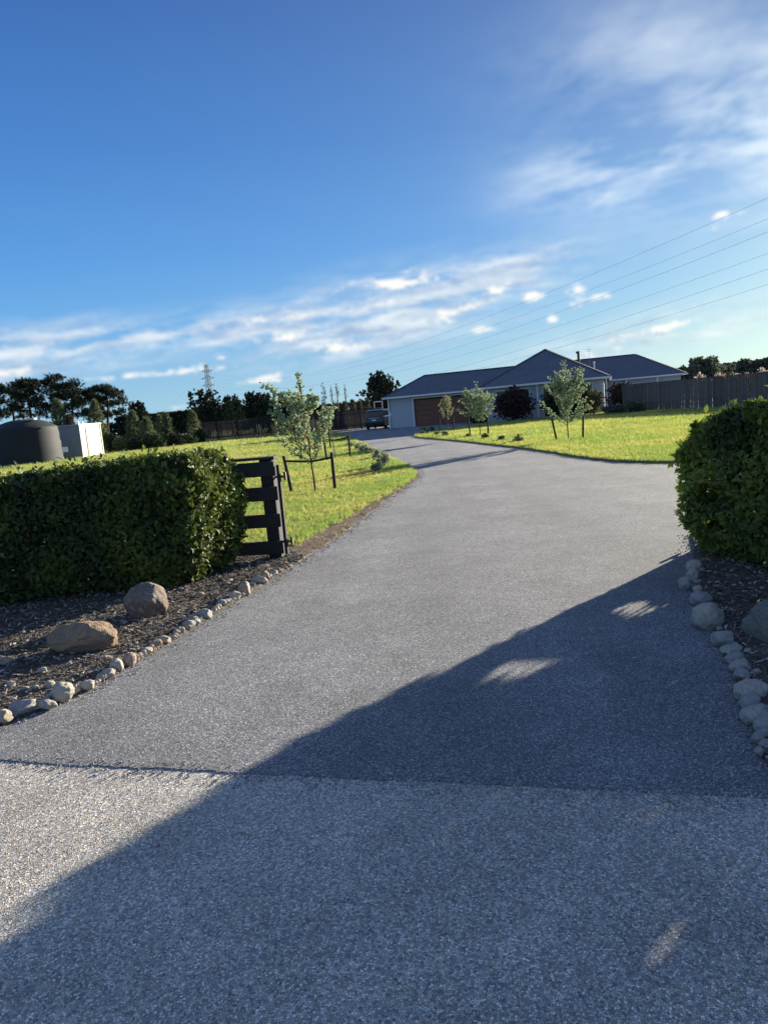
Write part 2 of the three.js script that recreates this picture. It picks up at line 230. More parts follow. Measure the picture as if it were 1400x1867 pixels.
const twigMat = std({ color: lin(.10, .08, .06), roughness: .95 }), darkBark = std({ color: lin(.045, .038, .032), roughness: 1 });
function foliage(parent, geo, mat, list, name = 'crown') {   // list: [matrix, [r,g,b]]
  const m = shade(new THREE.InstancedMesh(geo, mat, list.length)); const c = new THREE.Color();
  list.forEach(([q, k], i) => { m.setMatrixAt(i, q); m.setColorAt(i, c.setRGB(...k)); });
  m.name = name; m.userData.kind = 'stuff'; (parent ?? scene).add(m); return m;
}
const mixc = (a, b, t, v = 1) => [lerp(a[0], b[0], t) * v, lerp(a[1], b[1], t) * v, lerp(a[2], b[2], t) * v];
function clump(list, c, rx, ry, rz, n, s, ca, cb, o = {}) {     // leaves through an ellipsoid, thicker towards its skin
  for (let i = 0; i < n; i++) {
    const d = rdir(), k = R() ** (o.power ?? .42); const bump = 1 + (o.rough ?? .22) * n3(d.x * 2.2 + c.x, d.y * 2.2 + c.y, d.z * 2.2 + c.z) * 2;
    const p = V(c.x + d.x * rx * k * bump, c.y + d.y * ry * k * bump, c.z + d.z * rz * k * bump); if (p.y < (o.floor ?? .03)) continue;
    const ax = d.clone().multiplyScalar(o.out ?? 1).add(rdir().multiplyScalar(.6)); ax.y += o.up ?? .25;
    list.push([orient(p, ax, rdir(), s * rr(.7, 1.3)), mixc(ca, cb, R(), rr(.75, 1.25))]);
  }
}

// ---------- grass ----------
{
  const tuft = (() => { const o = []; for (let i = 0; i < 9; i++) { const g = blade(rr(.035, .062), .0055, rr(.01, .035)); g.rotateY(rr(0, 6.28)); g.translate(rr(-.03, .03), 0, rr(-.03, .03)); o.push(g); } return merge(o); })();
  const gm = leafMat(.9, .58);
  const list = [];
  function sow(poly, x0, x1, z0, z1, dens, y, s) {
    const n = Math.round((x1 - x0) * (z1 - z0) * dens);
    for (let i = 0; i < n; i++) {
      const x = rr(x0, x1), z = rr(z0, z1); if (!inPoly(poly, x, z)) continue;
      const dry = clamp(.32 + 1.6 * fbm(x * .35, z * .35, 3, 3) + .35 * n3(x * 2.6, z * 2.6, 1)); const sc = s * rr(.7, 1.3);
      const m = new THREE.Matrix4().makeRotationY(rr(0, 6.28)); m.scale(V(sc, sc * rr(.8, 1.25), sc)); m.setPosition(x, y, z);
      list.push([m, mixc([.31, .41, .075], [.58, .53, .14], dry, rr(.8, 1.2))]);
    }
  }
  sow(lawnL2, -8, 1.2, -13, -8.6, 620, .026, 1); sow(lawnL2, -8, 1.2, -18, -13, 430, .026, 1.1); sow(lawnL2, -10, 1.2, -28, -18, 170, .026, 1.35); sow(lawnL2, -22, 1, -46, -28, 42, .03, 1.9); sow(lawnL2, -34, 0, -74, -46, 14, .03, 2.6);
  sow(lawnR2, 2, 12, -20, -12, 330, .037, 1.1); sow(lawnR2, 2, 16, -30, -20, 170, .037, 1.35); sow(lawnR2, 2, 24, -52, -30, 60, .042, 1.8);
  for (let i = 0; i < 2600; i++) { const x = rr(-2, 1), z = rr(-20, -8.7); if (!inPoly(soilStrip, x, z) || n3(x * 3, z * 3, 7) < .02) continue; const m = new THREE.Matrix4().makeRotationY(rr(0, 6.28)); const s = rr(.5, 1); m.scale(V(s, s, s)); m.setPosition(x, .006, z); list.push([m, mixc([.25, .30, .06], [.5, .42, .16], R(), rr(.8, 1.2))]); }
  const g = foliage(null, tuft, gm, list, 'grass'); tag(g, 'short yellow green grass of the lawns', 'grass', null, 'stuff');
  // dry straw and weeds on the bare verge
  const sl = [], straw = merge([0, 1, 2, 3].map(i => { const q = blade(rr(.05, .1), .004, .03); q.rotateX(rr(.8, 1.5)); q.rotateY(i * 1.6 + rr(-.5, .5)); q.translate(rr(-.03, .03), .004, rr(-.03, .03)); return q; }));
  for (let i = 0; i < 9000; i++) { const x = rr(-2.1, 1), z = rr(-20, -8); if (!inPoly(soilStrip, x, z)) continue; const m = new THREE.Matrix4().makeRotationY(rr(0, 6.28)); m.setPosition(x, .008, z); sl.push([m, mixc([.30, .24, .14], [.17, .12, .07], R(), rr(.8, 1.2))]); }
  tag(foliage(null, straw, softMat, sl, 'dry_straw'), 'dry straw litter on the bare soil verge', 'straw', null, 'stuff');
}

// ---------- bark mulch ----------
{
  const chip = merge([rbox(.036, .005, .011, 0, 0, 0, .002), rbox(.02, .004, .008, .012, .003, .004, .0015)]);
  const bm = std({ roughness: .95 }), list = [];
  const put = (poly, x0, x1, z0, z1, n, y) => { for (let i = 0; i < n; i++) { const x = rr(x0, x1), z = rr(z0, z1); if (!inPoly(poly, x, z)) continue; const s = rr(.3, 1.15) ** 1.4; const m = new THREE.Matrix4().makeRotationFromEuler(new THREE.Euler(rr(-.5, .5), rr(0, 6.28), rr(-.5, .5))); m.scale(V(s, s * rr(.8, 1.6), s * rr(.6, 1.6))); m.setPosition(x, y + rr(0, .014), z); const t = R(); list.push([m, t < .2 ? mixc([.32, .29, .24], [.48, .44, .38], R()) : mixc([.05, .042, .034], [.20, .165, .125], R(), rr(.8, 1.2))]); } };
  put(bedLeft, -4.6, -.9, -9, -3.7, 19000, .022); put(bedRight, 1.4, 4.6, -7.8, -2.5, 12000, .026);
  tag(foliage(null, chip, bm, list, 'bark_mulch'), 'loose bark mulch over the garden beds', 'mulch', null, 'stuff');
}
{ // loose road chips kicked along the edges
  const g = new THREE.IcosahedronGeometry(.006, 0), list = [], edges = [[bedLeft, 0, 12], [soilStrip, 0, 70], [bedRight, 0, 11]];
  for (const [p, a, b] of edges) for (let k = a; k < b; k++) { const [x0, z0] = p[k], [x1, z1] = p[k + 1]; const n = Math.hypot(x1 - x0, z1 - z0) * 130; for (let i = 0; i < n; i++) { const t = R(), off = (R() + R() + R() - 1.5) * .16; const m = new THREE.Matrix4().makeRotationFromEuler(new THREE.Euler(R() * 6, R() * 6, R() * 6)); const s = rr(.5, 1.25); m.scale(V(s, s, s)); m.setPosition(lerp(x0, x1, t) + off, 0, lerp(z0, z1, t) + rr(-.03, .03)); const ex = m.elements; ex[13] = inPoly(bedLeft, ex[12], ex[14]) || inPoly(bedRight, ex[12], ex[14]) ? .027 : inPoly(soilStrip, ex[12], ex[14]) ? .01 : .004; list.push([m, mixc([.16, .16, .17], [.42, .41, .40], R())]); } }
  for (let i = 0; i < 1500; i++) { const x = rr(-4, 3), off = (R() + R() - 1) * .12 + .03; const m = new THREE.Matrix4().makeRotationFromEuler(new THREE.Euler(R() * 6, R() * 6, R() * 6)); const s = rr(.4, .95); m.scale(V(s, s, s)); m.setPosition(x, off > 0 ? -.001 : .003, seamZ(x) + off); list.push([m, mixc([.14, .14, .15], [.40, .39, .38], R())]); }
  tag(foliage(null, g, std({ roughness: .9 }), list, 'loose_gravel'), 'loose grey gravel chips along the driveway edges', 'gravel', null, 'stuff');
}

// ---------- hedges ----------
// tunnels cut through right hedge leaves along the sun to throw these ground patches
const sunGaps = [[[1.55, -5.28], [1.98, -5.62], [2.14, -5.34], [1.65, -4.94]], [[.44, -4.10], [1.04, -4.80], [1.26, -4.53], [.58, -3.94]]];
const inGap = (x, y, z) => { const k = y / sunDir.y, gx = x - sunDir.x * k, gz = z - sunDir.z * k; return sunGaps.some(p => inPoly(p, gx, gz)); };
function hedgeLeaves(list, o, x0, z0, x1, z1, depth, h0, h1, n, size, seedv, slant = 0, dome = 0, tone = 1) {
  // a clipped hedge along the line (x0,z0)->(x1,z1); depth runs to the left of travel; rounded ends and top, undercut foot
  const d = V(x1 - x0, 0, z1 - z0), len = d.length(); d.normalize(); const side = V(d.z, 0, -d.x); if (side.z > 0) side.negate();
  for (let i = 0; i < n; i++) {
    const faces = [len * 1.2, len * 1.2 * .45, len * depth, depth * 1.6, depth * .6]; let f = R() * faces.reduce((a, b) => a + b), k = 0; while (f > faces[k]) f -= faces[k++];
    let s = R(), v = R(), w = R(), nor;                                  // s along, w across (0 = near face), v height
    const inset = R() ** 1.7 * .26;
    if (k === 0) { w = 0; nor = side.clone().negate(); } else if (k === 1) { w = 1; nor = side.clone(); } else if (k === 2) { v = 1; nor = V(0, 1, 0); } else if (k === 3) { s = 0; nor = d.clone().negate(); } else { s = 1; nor = d.clone(); }
    const cut = slant * (1 - w);            // the near end face stands askew
    if (slant && k === 3) nor = d.clone().negate().multiplyScalar(depth).addScaledVector(side, -slant).normalize();
    if (slant && k < 3 && s * len < cut) continue;
    const top = lerp(h0, h1, s) - dome * sstep(1.1, 0, s * len) + .05 * n3(s * len * 1.6, w * 2, seedv);
    let ps = s * len + (k === 3 ? cut : 0), pw = w * depth, pv = lerp(.05, top, v);
    const foot = sstep(.42, .04, pv), crown = sstep(top - .30, top, pv), e = Math.min(1, Math.min(ps - cut, len - ps) / .4);
    const bulge = .09 * n3(ps * 1.9, pv * 2.3, seedv + 3) + .05 * n3(ps * 5, pv * 5, seedv + w * 3) - foot * .15 - crown * .12;
    const g = (k === 2 ? .06 * n3(ps * 3, pw * 3, seedv) : bulge) - inset;
    const p = V(x0, 0, z0).addScaledVector(d, ps).addScaledVector(side, pw); p.y = pv; p.addScaledVector(nor, g);
    if (k < 2) p.addScaledVector(d, (s < .5 ? 1 : -1) * (1 - e) * (foot * .2 + crown * .3)); if (k > 2) p.addScaledVector(side, (w < .5 ? 1 : -1) * sstep(.35, .5, Math.abs(w - .5)) * .12); if (k === 2) p.y -= sstep(.45, 0, Math.min(ps - cut, len - ps)) * .2 + sstep(.36, .5, Math.abs(w - .5)) * .1;
    if (R() < .035 && k !== 1) p.addScaledVector(nor, rr(.03, k === 2 ? .13 : .07));
    if (inGap(p.x + o.position.x, p.y, p.z + o.position.z)) continue;
    const ax = nor.clone().multiplyScalar(.55).add(rdir().multiplyScalar(.75)); ax.y += .45;
    const nn = nor.clone().add(rdir().multiplyScalar(.85)); nn.y += .55;
    const young = clamp(.24 + .35 * sstep(.7, 0, Math.min(ps, len - ps)) * (k === 1 ? 0 : 1) + .9 * n3(ps * 2.2, pv * 2.2, seedv + 9) + (inset < .03 ? .22 : 0) + rr(-.15, .15));  // random new growth, plus yellower hedge ends standing in for sunlit leaves
    list.push([orient(p, ax, nn, size * rr(.65, 1.3)), R() < .012 ? [.22, .15, .03] : mixc([.030, .066, .015], [.20, .26, .038], young, rr(.75, 1.25) * tone)]);
  }
  for (let i = 0; i < len * 26; i++) {      // stray shoots that the clipping missed
    const s = rr(.6, len - .3), on = R() < .6, w = on ? rr(.2, .8) * depth : .06, p = V(x0, 0, z0).addScaledVector(d, s).addScaledVector(side, w); p.y = on ? lerp(h0, h1, clamp(s / len)) - .06 : rr(.3, 1.1); const dir = on ? V(rr(-.4, .4), 1, rr(-.4, .4)) : side.clone().negate().add(V(rr(-.5, .5), rr(.2, .9), 0)); dir.normalize(); const L = rr(.05, .17);
    for (let k = 0; k < 7; k++) { const q = p.clone().addScaledVector(dir, L * k / 6); if (inGap(q.x + o.position.x, q.y, q.z + o.position.z)) continue; list.push([orient(q, dir.clone().add(rdir().multiplyScalar(.8)), rdir(), size * rr(.6, 1.1)), mixc([.10, .14, .025], [.26, .30, .05], R(), rr(.8, 1.2))]); }
  }
}
function hedge(label, x0, z0, x1, z1, depth, h0, h1, n, seedv, slant, dome, tone) {
  const t = thing('hedge', label, 'hedge', [x0, 0, z0]); const list = [];
  hedgeLeaves(list, t, 0, 0, x1 - x0, z1 - z0, depth, h0, h1, n, 1.18, seedv, slant, dome, tone); foliage(t, hedgeLeafGeo, hedgeMat, list, 'foliage');
  const d = V(x1 - x0, 0, z1 - z0), len = d.length(); d.normalize(); const side = V(d.z, 0, -d.x); if (side.z > 0) side.negate();
  const stems = []; const m = Math.round(len / .42);
  for (let i = 0; i < m; i++) { const b = V(0, 0, 0).addScaledVector(d, Math.max((slant ?? 0) + .35, (i + .5 + rr(-.2, .2)) * len / m)).addScaledVector(side, depth * rr(.4, .6)); for (let q = 0; q < 5; q++) { const e = b.clone().addScaledVector(d, rr(-.2, .35)).addScaledVector(side, rr(-.35, .35)); e.y = rr(.7, 1.1); const mid = b.clone().lerp(e, .4).add(rdir().multiplyScalar(.05)); mid.y = .3; stems.push(limb([b, mid, e], [.016, .012, .005], 5)); } }
  mesh('stems', merge(stems), twigMat, t); return t;
}
hedge('clipped glossy leaved hedge on the left behind two boulders', -1.44, -7.24, -6.4, -6.6, 1.0, 1.32, 1.08, 68000, 3.3, .42);
hedge('clipped leafy hedge on the right at the edge of the frame', 2.74, -6.85, 3.75, -3.2, 1.05, 1.35, 1.44, 64000, 8.1, 0, .12, 1.4);  // last argument lightens the leaf colour, standing in for lens glare

// ---------- timber gateway fences ----------
const woodTex = canvasData(512, (() => { const a = tileNoise(512, 90, 61), b = tileNoise(512, 9, 62), c = tileNoise(512, 30, 63); return (i, j) => { const v = .55 + .55 * a(i, j * .06) * c(i, j * .2) + .35 * b(i, j); return [s2(.021 * v), s2(.022 * v), s2(.024 * v)]; }; })(), true);
const postMat = std({ map: metreUV(woodTex, .5), roughness: .8 });
const hingeMat = std({ color: lin(.12, .10, .09), roughness: .5, metalness: .8 });
function gateFence(label, x, z, dx, dz, len) {
  const k = dx > 0 ? 1 : -1;                                                         // rails on the road side
  const t = thing('timber_fence', label, 'fence', [x, 0, z], Math.atan2(-dz, dx));   // local +x runs along the fence
  mesh('post', rbox(.15, 1.16, .15, 0, .58, 0, .008), postMat, t);
  for (let s = 2.4; s < len; s += 2.4) mesh('post', rbox(.13, 1.12, .13, s, .56, 0, .008), postMat, t);
  for (const [y, h] of [[1.055, .165], [.775, .155], [.465, .15], [.155, .15]]) mesh('rail', rbox(len + .11, h, .045, len / 2 - .055, y, .10 * k, .005), postMat, t);
  mesh('cap_rail', rbox(len + .12, .03, .19, len / 2 - .06, 1.176, .03 * k, .006), postMat, t);
  mesh('batten', rbox(.035, 1.02, .05, -.135, .58, .05 * k, .004), postMat, t);
  for (const y of [.95, .2]) { const h = merge([bar(V(-.07, y, 0), V(-.20, y, 0), .025), bar(V(-.19, y - .04, 0), V(-.19, y + .05, 0), .028)]); mesh('hinge_pin', h, hingeMat, t); }
  return t;
}
gateFence('dark stained timber fence end with four rails beside the left hedge', -1.27, -8.42, -.985, -.17, 5.2);
gateFence('dark timber fence end hidden behind the right hedge', 3.5, -7.42, .985, .17, 5.2);

// ---------- stones ----------
function rock(detail, seed, rough, cuts) {
  const g = mergeVertices(new THREE.IcosahedronGeometry(1, detail).deleteAttribute('uv').deleteAttribute('normal')); const p = g.attributes.position, v = V(0, 0, 0); const rc = mulberry(seed * 7 + 1);
  const planes = Array.from({ length: cuts }, () => { const a = rc() * 6.28, y = rc() * 1.4 - .5, q = Math.sqrt(Math.max(.05, 1 - y * y)); return [V(Math.cos(a) * q, y, Math.sin(a) * q).normalize(), .66 + .22 * rc()]; });
  for (let i = 0; i < p.count; i++) { v.fromBufferAttribute(p, i).normalize(); const d = v.clone(); let r = 1 + rough * fbm(d.x * 1.3 + seed, d.y * 1.3, d.z * 1.3, 3); v.multiplyScalar(r); for (const [n, k] of planes) { const e = v.dot(n) - k; if (e > 0) v.addScaledVector(n, -e * .86); } r = 1 + rough * .12 * fbm(d.x * 6 + seed, d.y * 6, d.z * 6, 4); v.multiplyScalar(r); p.setXYZ(i, v.x, v.y, v.z); }
  const uv = []; for (let i = 0; i < p.count; i++) uv.push(p.getX(i) * .5 + p.getZ(i) * .3, p.getY(i) * .5 + p.getZ(i) * .4);
  g.setAttribute('uv', new THREE.Float32BufferAttribute(uv, 2)); g.computeVertexNormals(); return g;
}
const grit = canvasData(512, (() => { const a = tileNoise(512, 180, 71), b = tileNoise(512, 60, 72), c = tileNoise(512, 14, 73); return (i, j) => { const v = .45 * a(i, j) + .3 * b(i, j) + .25 * c(i, j); return [v, v, v]; }; })(), false);
function stoneTex(ca, cb, cc, seed) { const a = tileNoise(512, 5, seed), b = tileNoise(512, 26, seed + 1), c = tileNoise(512, 140, seed + 2); return canvasData(512, (i, j) => { const t = clamp(a(i, j) * 1.3 - .15), u = sstep(.58, .8, b(i, j)), v = .72 + .5 * c(i, j); return [0, 1, 2].map(q => s2(lerp(lerp(ca[q], cb[q], t), cc[q], u * .7) * v)); }, true); }
const boulderTan = std({ map: stoneTex([.36, .24, .14], [.27, .20, .14], [.20, .17, .14], 81), bumpMap: grit, bumpScale: .012, roughness: .95 });
const boulderGrey = std({ map: stoneTex([.17, .125, .10], [.24, .19, .15], [.33, .31, .28], 84), bumpMap: grit, bumpScale: .012, roughness: .95 });
const boulderMoss = std({ map: stoneTex([.20, .20, .17], [.26, .26, .24], [.13, .16, .08], 87), bumpMap: grit, bumpScale: .01, roughness: .95 });
function boulder(label, seed, [x, y, z], [sx, sy, sz], ry, mat, cuts = 6) { const g = rock(24, seed, .28, cuts); g.rotateY(ry); g.scale(sx, sy, sz); const m = mesh('boulder', g, mat); m.position.set(x, y, z); return tag(m, label, 'boulder', 'boulders in the garden beds'); }
boulder('angular brown grey boulder with a pale face close under the left hedge', 5, [-2.13, .13, -6.30], [.185, .195, .20], 2.3, boulderGrey, 7);
boulder('long tan sandstone boulder lying in the left bed', 9, [-2.33, .09, -5.42], [.25, .135, .17], .2, boulderTan, 4);
boulder('mossy grey boulder behind the edging stones on the right', 14, [2.31, .09, -4.36], [.17, .145, .18], 1.3, boulderMoss, 4);
const LS=[[-2.289,-4.098,0.045,0.038],[-2.232,-4.217,0.074,0.046],[-2.11,-4.255,0.056,0.025],[-2.072,-4.389,0.064,0.061],[-2.202,-4.3,0.021,0.018],[-2.022,-4.487,0.025,0.024],[-1.969,-4.532,0.047,0.029],[-1.951,-4.638,0.026,0.011],[-1.911,-4.725,0.038,0.034],[-1.896,-4.855,0.046,0.042],[-1.846,-4.966,0.043,0.047],[-1.814,-5.082,0.02,0.02],[-1.794,-5.184,0.041,0.02],[-1.769,-5.332,0.046,0.025],[-1.73,-5.412,0.05,0.025],[-1.694,-5.484,0.03,0.017],[-1.686,-5.584,0.026,0.022],[-1.663,-5.672,0.022,0.017],[-1.629,-5.759,0.044,0.035],[-1.597,-5.853,0.036,0.022],[-1.655,-5.981,0.055,0.023],[-1.566,-6.027,0.06,0.041],[-1.523,-6.195,0.024,0.021],[-1.501,-6.27,0.026,0.024],[-1.502,-6.398,0.041,0.032],[-1.448,-6.484,0.025,0.02],[-1.418,-6.579,0.05,0.04],[-1.355,-6.753,0.056,0.066],[-1.334,-7.057,0.037,0.024],[-1.284,-7.162,0.07,0.046],[-1.25,-7.307,0.049,0.049],[-1.206,-7.436,0.031,0.017],[-1.172,-7.524,0.02,0.025],[-1.133,-7.578,0.031,0.02],[-1.095,-7.731,0.023,0.017],[-1.056,-7.854,0.026,0.018],[-1.008,-8.016,0.024,0.015]];
const RS=[[2.302,-5.652,0.04,0.054],[2.586,-6.137,0.059,0.064],[2.471,-5.882,0.052,0.052],[2.235,-5.214,0.075,0.05],[2.059,-4.693,0.083,0.09],[1.99,-4.347,0.067,0.049],[1.967,-4.184,0.079,0.027],[1.926,-4.056,0.066,0.023],[1.88,-3.919,0.058,0.032],[1.839,-3.786,0.053,0.031],[1.761,-3.553,0.082,0.047],[1.71,-3.457,0.06,0.026],[1.648,-3.296,0.071,0.041],[1.643,-3.184,0.053,0.034],[1.591,-3.112,0.028,0.021],[1.561,-3.026,0.028,0.02],[1.507,-2.967,0.022,0.017]];
const BS=[[-2.394,-4.573,0.027,0.017],[-2.24,-4.591,0.03,0.026],[-2.527,-4.668,0.027,0.02],[-2.323,-4.578,0.023,0.015],[-2.128,-4.651,0.019,0.011],[-2.167,-5.814,0.021,0.014],[-1.788,-6.797,0.036,0.021],[-1.599,-7.286,0.033,0.019],[-1.608,-7.188,0.027,0.014],[-2.144,-5.796,0.018,0.011],[-2.432,-4.92,0.032,0.018],[-2.821,-5.18,0.065,0.031]];
const pebbleGeos = Array.from({ length: 7 }, (_, i) => rock(10, 40 + i * 3, .34, i % 2 ? 3 : 1));
const pebbleMats = [[[.42, .35, .25], [.36, .31, .24]], [[.36, .33, .28], [.42, .39, .33]], [[.34, .25, .19], [.40, .31, .24]], [[.30, .29, .27], [.36, .35, .33]], [[.47, .42, .33], [.40, .36, .29]]].map(([a, b], i) => std({ map: stoneTex(a, b, a.map(v => v * .75), 90 + i * 3), bumpMap: grit, bumpScale: .002, roughness: .8 }));
function pebble(label, [x, z, a, b], i, y0, group) { const m = mesh('edging_stone', pebbleGeos[i % 7], pebbleMats[(i * 3 + (i >> 2)) % 5]); m.position.set(x, y0 + b * .62, z); m.scale.set(a * 1.1, b * 1.1, lerp(a, b, .6) * 1.1); m.rotation.set(rr(-.1, .1), rr(-.5, .5), rr(-.22, .22)); return tag(m, label, 'stone', group); }
LS.forEach((s, i) => s.push(i)); RS.forEach((s, i) => s.push(i));
{ let k = 0; const n0 = LS.length - 1; for (let i = 0; i < n0; i++) { const [x0, z0, a0] = LS[i], [x1, z1, a1] = LS[i + 1]; if (Math.hypot(x1 - x0, z1 - z0) - (a0 + a1) * .8 < .035) continue; const a = rr(.02, .036); LS.push([lerp(x0, x1, .5) + rr(-.015, .01), lerp(z0, z1, .5), a, a * rr(.6, .85), 200 + k++]); } }
const bigL = { 0: 'pinkish river stone at the very left end of the edging row', 1: 'long tilted river stone second from the left end of the edging', 3: 'large egg shaped cream river stone in the left edging row', 9: 'round cream river stone below the tan boulder in the edging', 10: 'plump half shaded river stone right of the round cream one', 21: 'large domed grey river stone midway along the left edging', 26: 'round pinkish river stone before the tall oval one', 27: 'tall upright oval cream stone in the left edging', 29: 'wide pink brown river stone near the fence post', 30: 'steep pale river stone last of the big ones by the fence' };
const UNITS = ['first', 'second', 'third', 'fourth', 'fifth', 'sixth', 'seventh', 'eighth', 'ninth'];
const ORD = [...UNITS, 'tenth', 'eleventh', 'twelfth', 'thirteenth', 'fourteenth', 'fifteenth', 'sixteenth', 'seventeenth', 'eighteenth', 'nineteenth', ...['twent', 'thirt', 'fort', 'fift', 'sixt', 'sevent'].flatMap(t => [t + 'ieth', ...UNITS.map(u => `${t}y ${u}`)])];
LS.sort((p, q) => q[1] - p[1]);
LS.forEach((s, i) => pebble(bigL[s[4]] ?? `small river stone, ${ORD[i]} from the left end of the left edging row`, s, s[4], .016, 'edging stones of the left bed'));
{ let k = 0; const n0 = RS.length - 1; for (let i = 0; i < n0; i++) { const [x0, z0] = RS[i], [x1, z1] = RS[i + 1]; for (let q = 0; q < 2; q++) { const t = rr(.2, .8), a = rr(.018, .036); RS.push([lerp(x0, x1, t) + rr(-.02, .09), lerp(z0, z1, t), a, a * rr(.6, .85), 100 + k++]); } } }
const bigR = { 3: 'broad grey river stone heading the right edging row', 4: 'largest long grey stone of the right edging', 5: 'smooth pale blue grey stone beside the mossy boulder', 10: 'wide rounded stone low in the right edging row', 12: 'oval stone near the lower end of the right edging' };
RS.sort((p, q) => p[1] - q[1]);
RS.forEach((s, i) => { const m = pebble(bigR[s[4]] ?? `grey river stone, ${ORD[i]} from the far end of the right edging row`, s, s[4] + 3, .012, 'edging stones of the right bed'); m.material = pebbleMats[i % 2 ? 3 : 1]; m.rotation.y = rr(.4, .9); });
BS.sort((p, q) => q[1] - p[1]);
BS.forEach((s, i) => { pebble(`loose stone on the bark of the left bed, ${ORD[i]} nearest the camera`, s, i + 1, .022, 'loose stones in the left bed'); });
{ const g = leaf(.09, .04, .3, .6), m = mesh('fallen_leaf', g, leafMat(.7, .3, { color: lin(.55, .38, .04) })); m.position.set(2.80, .05, -6.28); m.rotation.set(-1.1, .6, .9); tag(m, 'bright yellow fallen leaf at the foot of the right hedge', 'leaf'); }
{ const g = leaf(.035, .012, .2, .2), m = mesh('fallen_leaf', g, leafMat(.7, .3, { color: lin(.6, .57, .5) })); m.position.set(1.42, .012, -4.22); m.rotation.set(-1.45, .3, 1.5); tag(m, 'tiny pale dry leaf on the shaded driveway', 'leaf'); }

// ---------- young staked trees ----------
function youngTree(label, x, z, o) {
  const t = thing('young_tree', label, 'tree', [x, .03, z], 0, 'staked young trees along the driveway'); const wood = [], list = [];
  const H = o.h, fork = o.fork, lean = o.lean ?? 0;
  const top = V(lean * H, H * .93, 0), f = V(lean * fork, fork, 0);
  wood.push(limb([V(0, -.05, 0), f.clone().multiplyScalar(.5).add(V(.01, 0, .01)), f, f.clone().lerp(top, .5).add(V(.03, 0, -.02)), top], [.024, .02, .017, .011, .004], 7));
  const tips = [[f.clone().lerp(top, .2), top, 1]];
  for (let i = 0; i < o.branches; i++) {
    const a = i * 2.4 + rr(-.4, .4), s = f.clone().lerp(top, rr(-.05, .62)), up = rr(.35, .95) * (H - s.y) * .72;
    const out = o.w * rr(.5, 1) * (1 - .55 * clamp((s.y - fork) / (H - fork))); const e = V(s.x + Math.cos(a) * out + (o.skew ?? 0) * rr(0, 1), Math.min(H, s.y + up), s.z + Math.sin(a) * out);
    const mid = s.clone().lerp(e, .45).add(V(Math.cos(a) * .06, -.02, Math.sin(a) * .06)); wood.push(limb([s, mid, e], [.010, .007, .003], 5)); tips.push([s, e, 0, mid]);
  }
  for (const [s, e, main, mid] of tips) {
    const n = Math.round(o.leaves / tips.length * (main ? 1.2 : 1));
    for (let i = 0; i < n; i++) { const k = (.12 + .9 * R() ** .8); const p = mid ? (k < .5 ? s.clone().lerp(mid, k * 2) : mid.clone().lerp(e, k * 2 - 1)) : s.clone().lerp(e, k); p.add(rdir().multiplyScalar(rr(.01, o.spread ?? .11))); const ax = rdir(); ax.y += .3; list.push([orient(p, ax, rdir(), rr(.7, 1.25) * (o.size ?? 1)), R() < (o.tint ?? 0) ? mixc([.52, .34, .18], [.45, .36, .2], R()) : mixc([.24, .33, .16], [.49, .56, .36], R(), rr(.8, 1.2))]); }
  }
  mesh('trunk', merge(wood), o.bark ?? twigMat, t); foliage(t, treeLeafGeo, treeMat, list); return t;
}
const paleBark = std({ color: lin(.24, .20, .16), roughness: .9 });
youngTree('nearest young tree, tall leggy crown leaning left, staked on left lawn', -1.40, -15.5, { h: 2.62, fork: .62, w: .74, skew: -.42, branches: 20, leaves: 1350, spread: .095, lean: -.045, tint: .05 });
youngTree('thin sparse sapling with a bare leaning trunk behind the nearest tree', -1.54, -26.2, { h: 2.05, fork: 1.0, w: .26, branches: 8, leaves: 170, spread: .09, lean: -.07, bark: paleBark });
youngTree('round headed young tree with forked trunk on the right lawn', 6.55, -25.6, { h: 2.85, fork: .55, w: 1.05, branches: 30, leaves: 2300, spread: .11 });
youngTree('bushy young tree before the garage doors on the right lawn', 4.62, -33.5, { h: 2.5, fork: .55, w: 1.0, branches: 28, leaves: 2000, spread: .12, tint: .03, skew: -.1 });
youngTree('small young tree with orange tinted leaves furthest up the right lawn', 3.90, -41.0, { h: 2.25, fork: .75, w: .5, branches: 13, leaves: 480, spread: .12, tint: .35 });
const stakeMat = std({ color: lin(.032, .028, .026), roughness: .9 }), strapMat = std({ color: lin(.02, .02, .022), roughness: .85 });
function stakes(label, a, b, h, mid, strap) {
  const t = thing('tree_stakes', label, 'tree stakes', [(a[0] + b[0]) / 2, .02, (a[1] + b[1]) / 2], 0, 'stakes beside the young trees'); const c = t.position;
  const tops = [a, b].map(([x, z, lx = 0], i) => { const p = V(x - c.x, -.05, z - c.z), q = V(x - c.x + lx, h, z - c.z); const g = limb([p, q], [.036, .034], 9), cap = new THREE.CircleGeometry(.034, 9); cap.rotateX(-Math.PI / 2); cap.translate(q.x, q.y, q.z); mesh('stake', merge([g, cap]), stakeMat, t); return q.clone().lerp(p, .13); });
  if (strap) { const m = V(mid[0] - c.x, tops[0].y - .05, mid[1] - c.z); mesh('strap', merge([bar(tops[0], m, .006, .045), bar(m, tops[1], .006, .045)]), strapMat, t); }
  return t;
}
stakes('pair of dark stakes strapped to the nearest young tree', [-1.90, -15.6, -.10], [-.98, -15.45], .80, [-1.42, -15.5], true);
stakes('pair of dark stakes with a strap around the thin sapling', [-1.83, -26.0, -.05], [-1.02, -26.4], .84, [-1.5, -26.2], true);
stakes('pair of leaning dark stakes at the round headed young tree', [6.10, -25.3, -.14], [6.98, -25.3, .05], .78, [6.5, -25.6], false);
stakes('pair of dark stakes at the bushy young tree', [4.23, -33.8, -.06], [5.05, -33.9, .02], .85, [4.6, -33.5], false);
stakes('pair of dark stakes at the orange tinted young tree', [3.56, -42.0], [4.3, -41.6], .80, [3.9, -41], false);
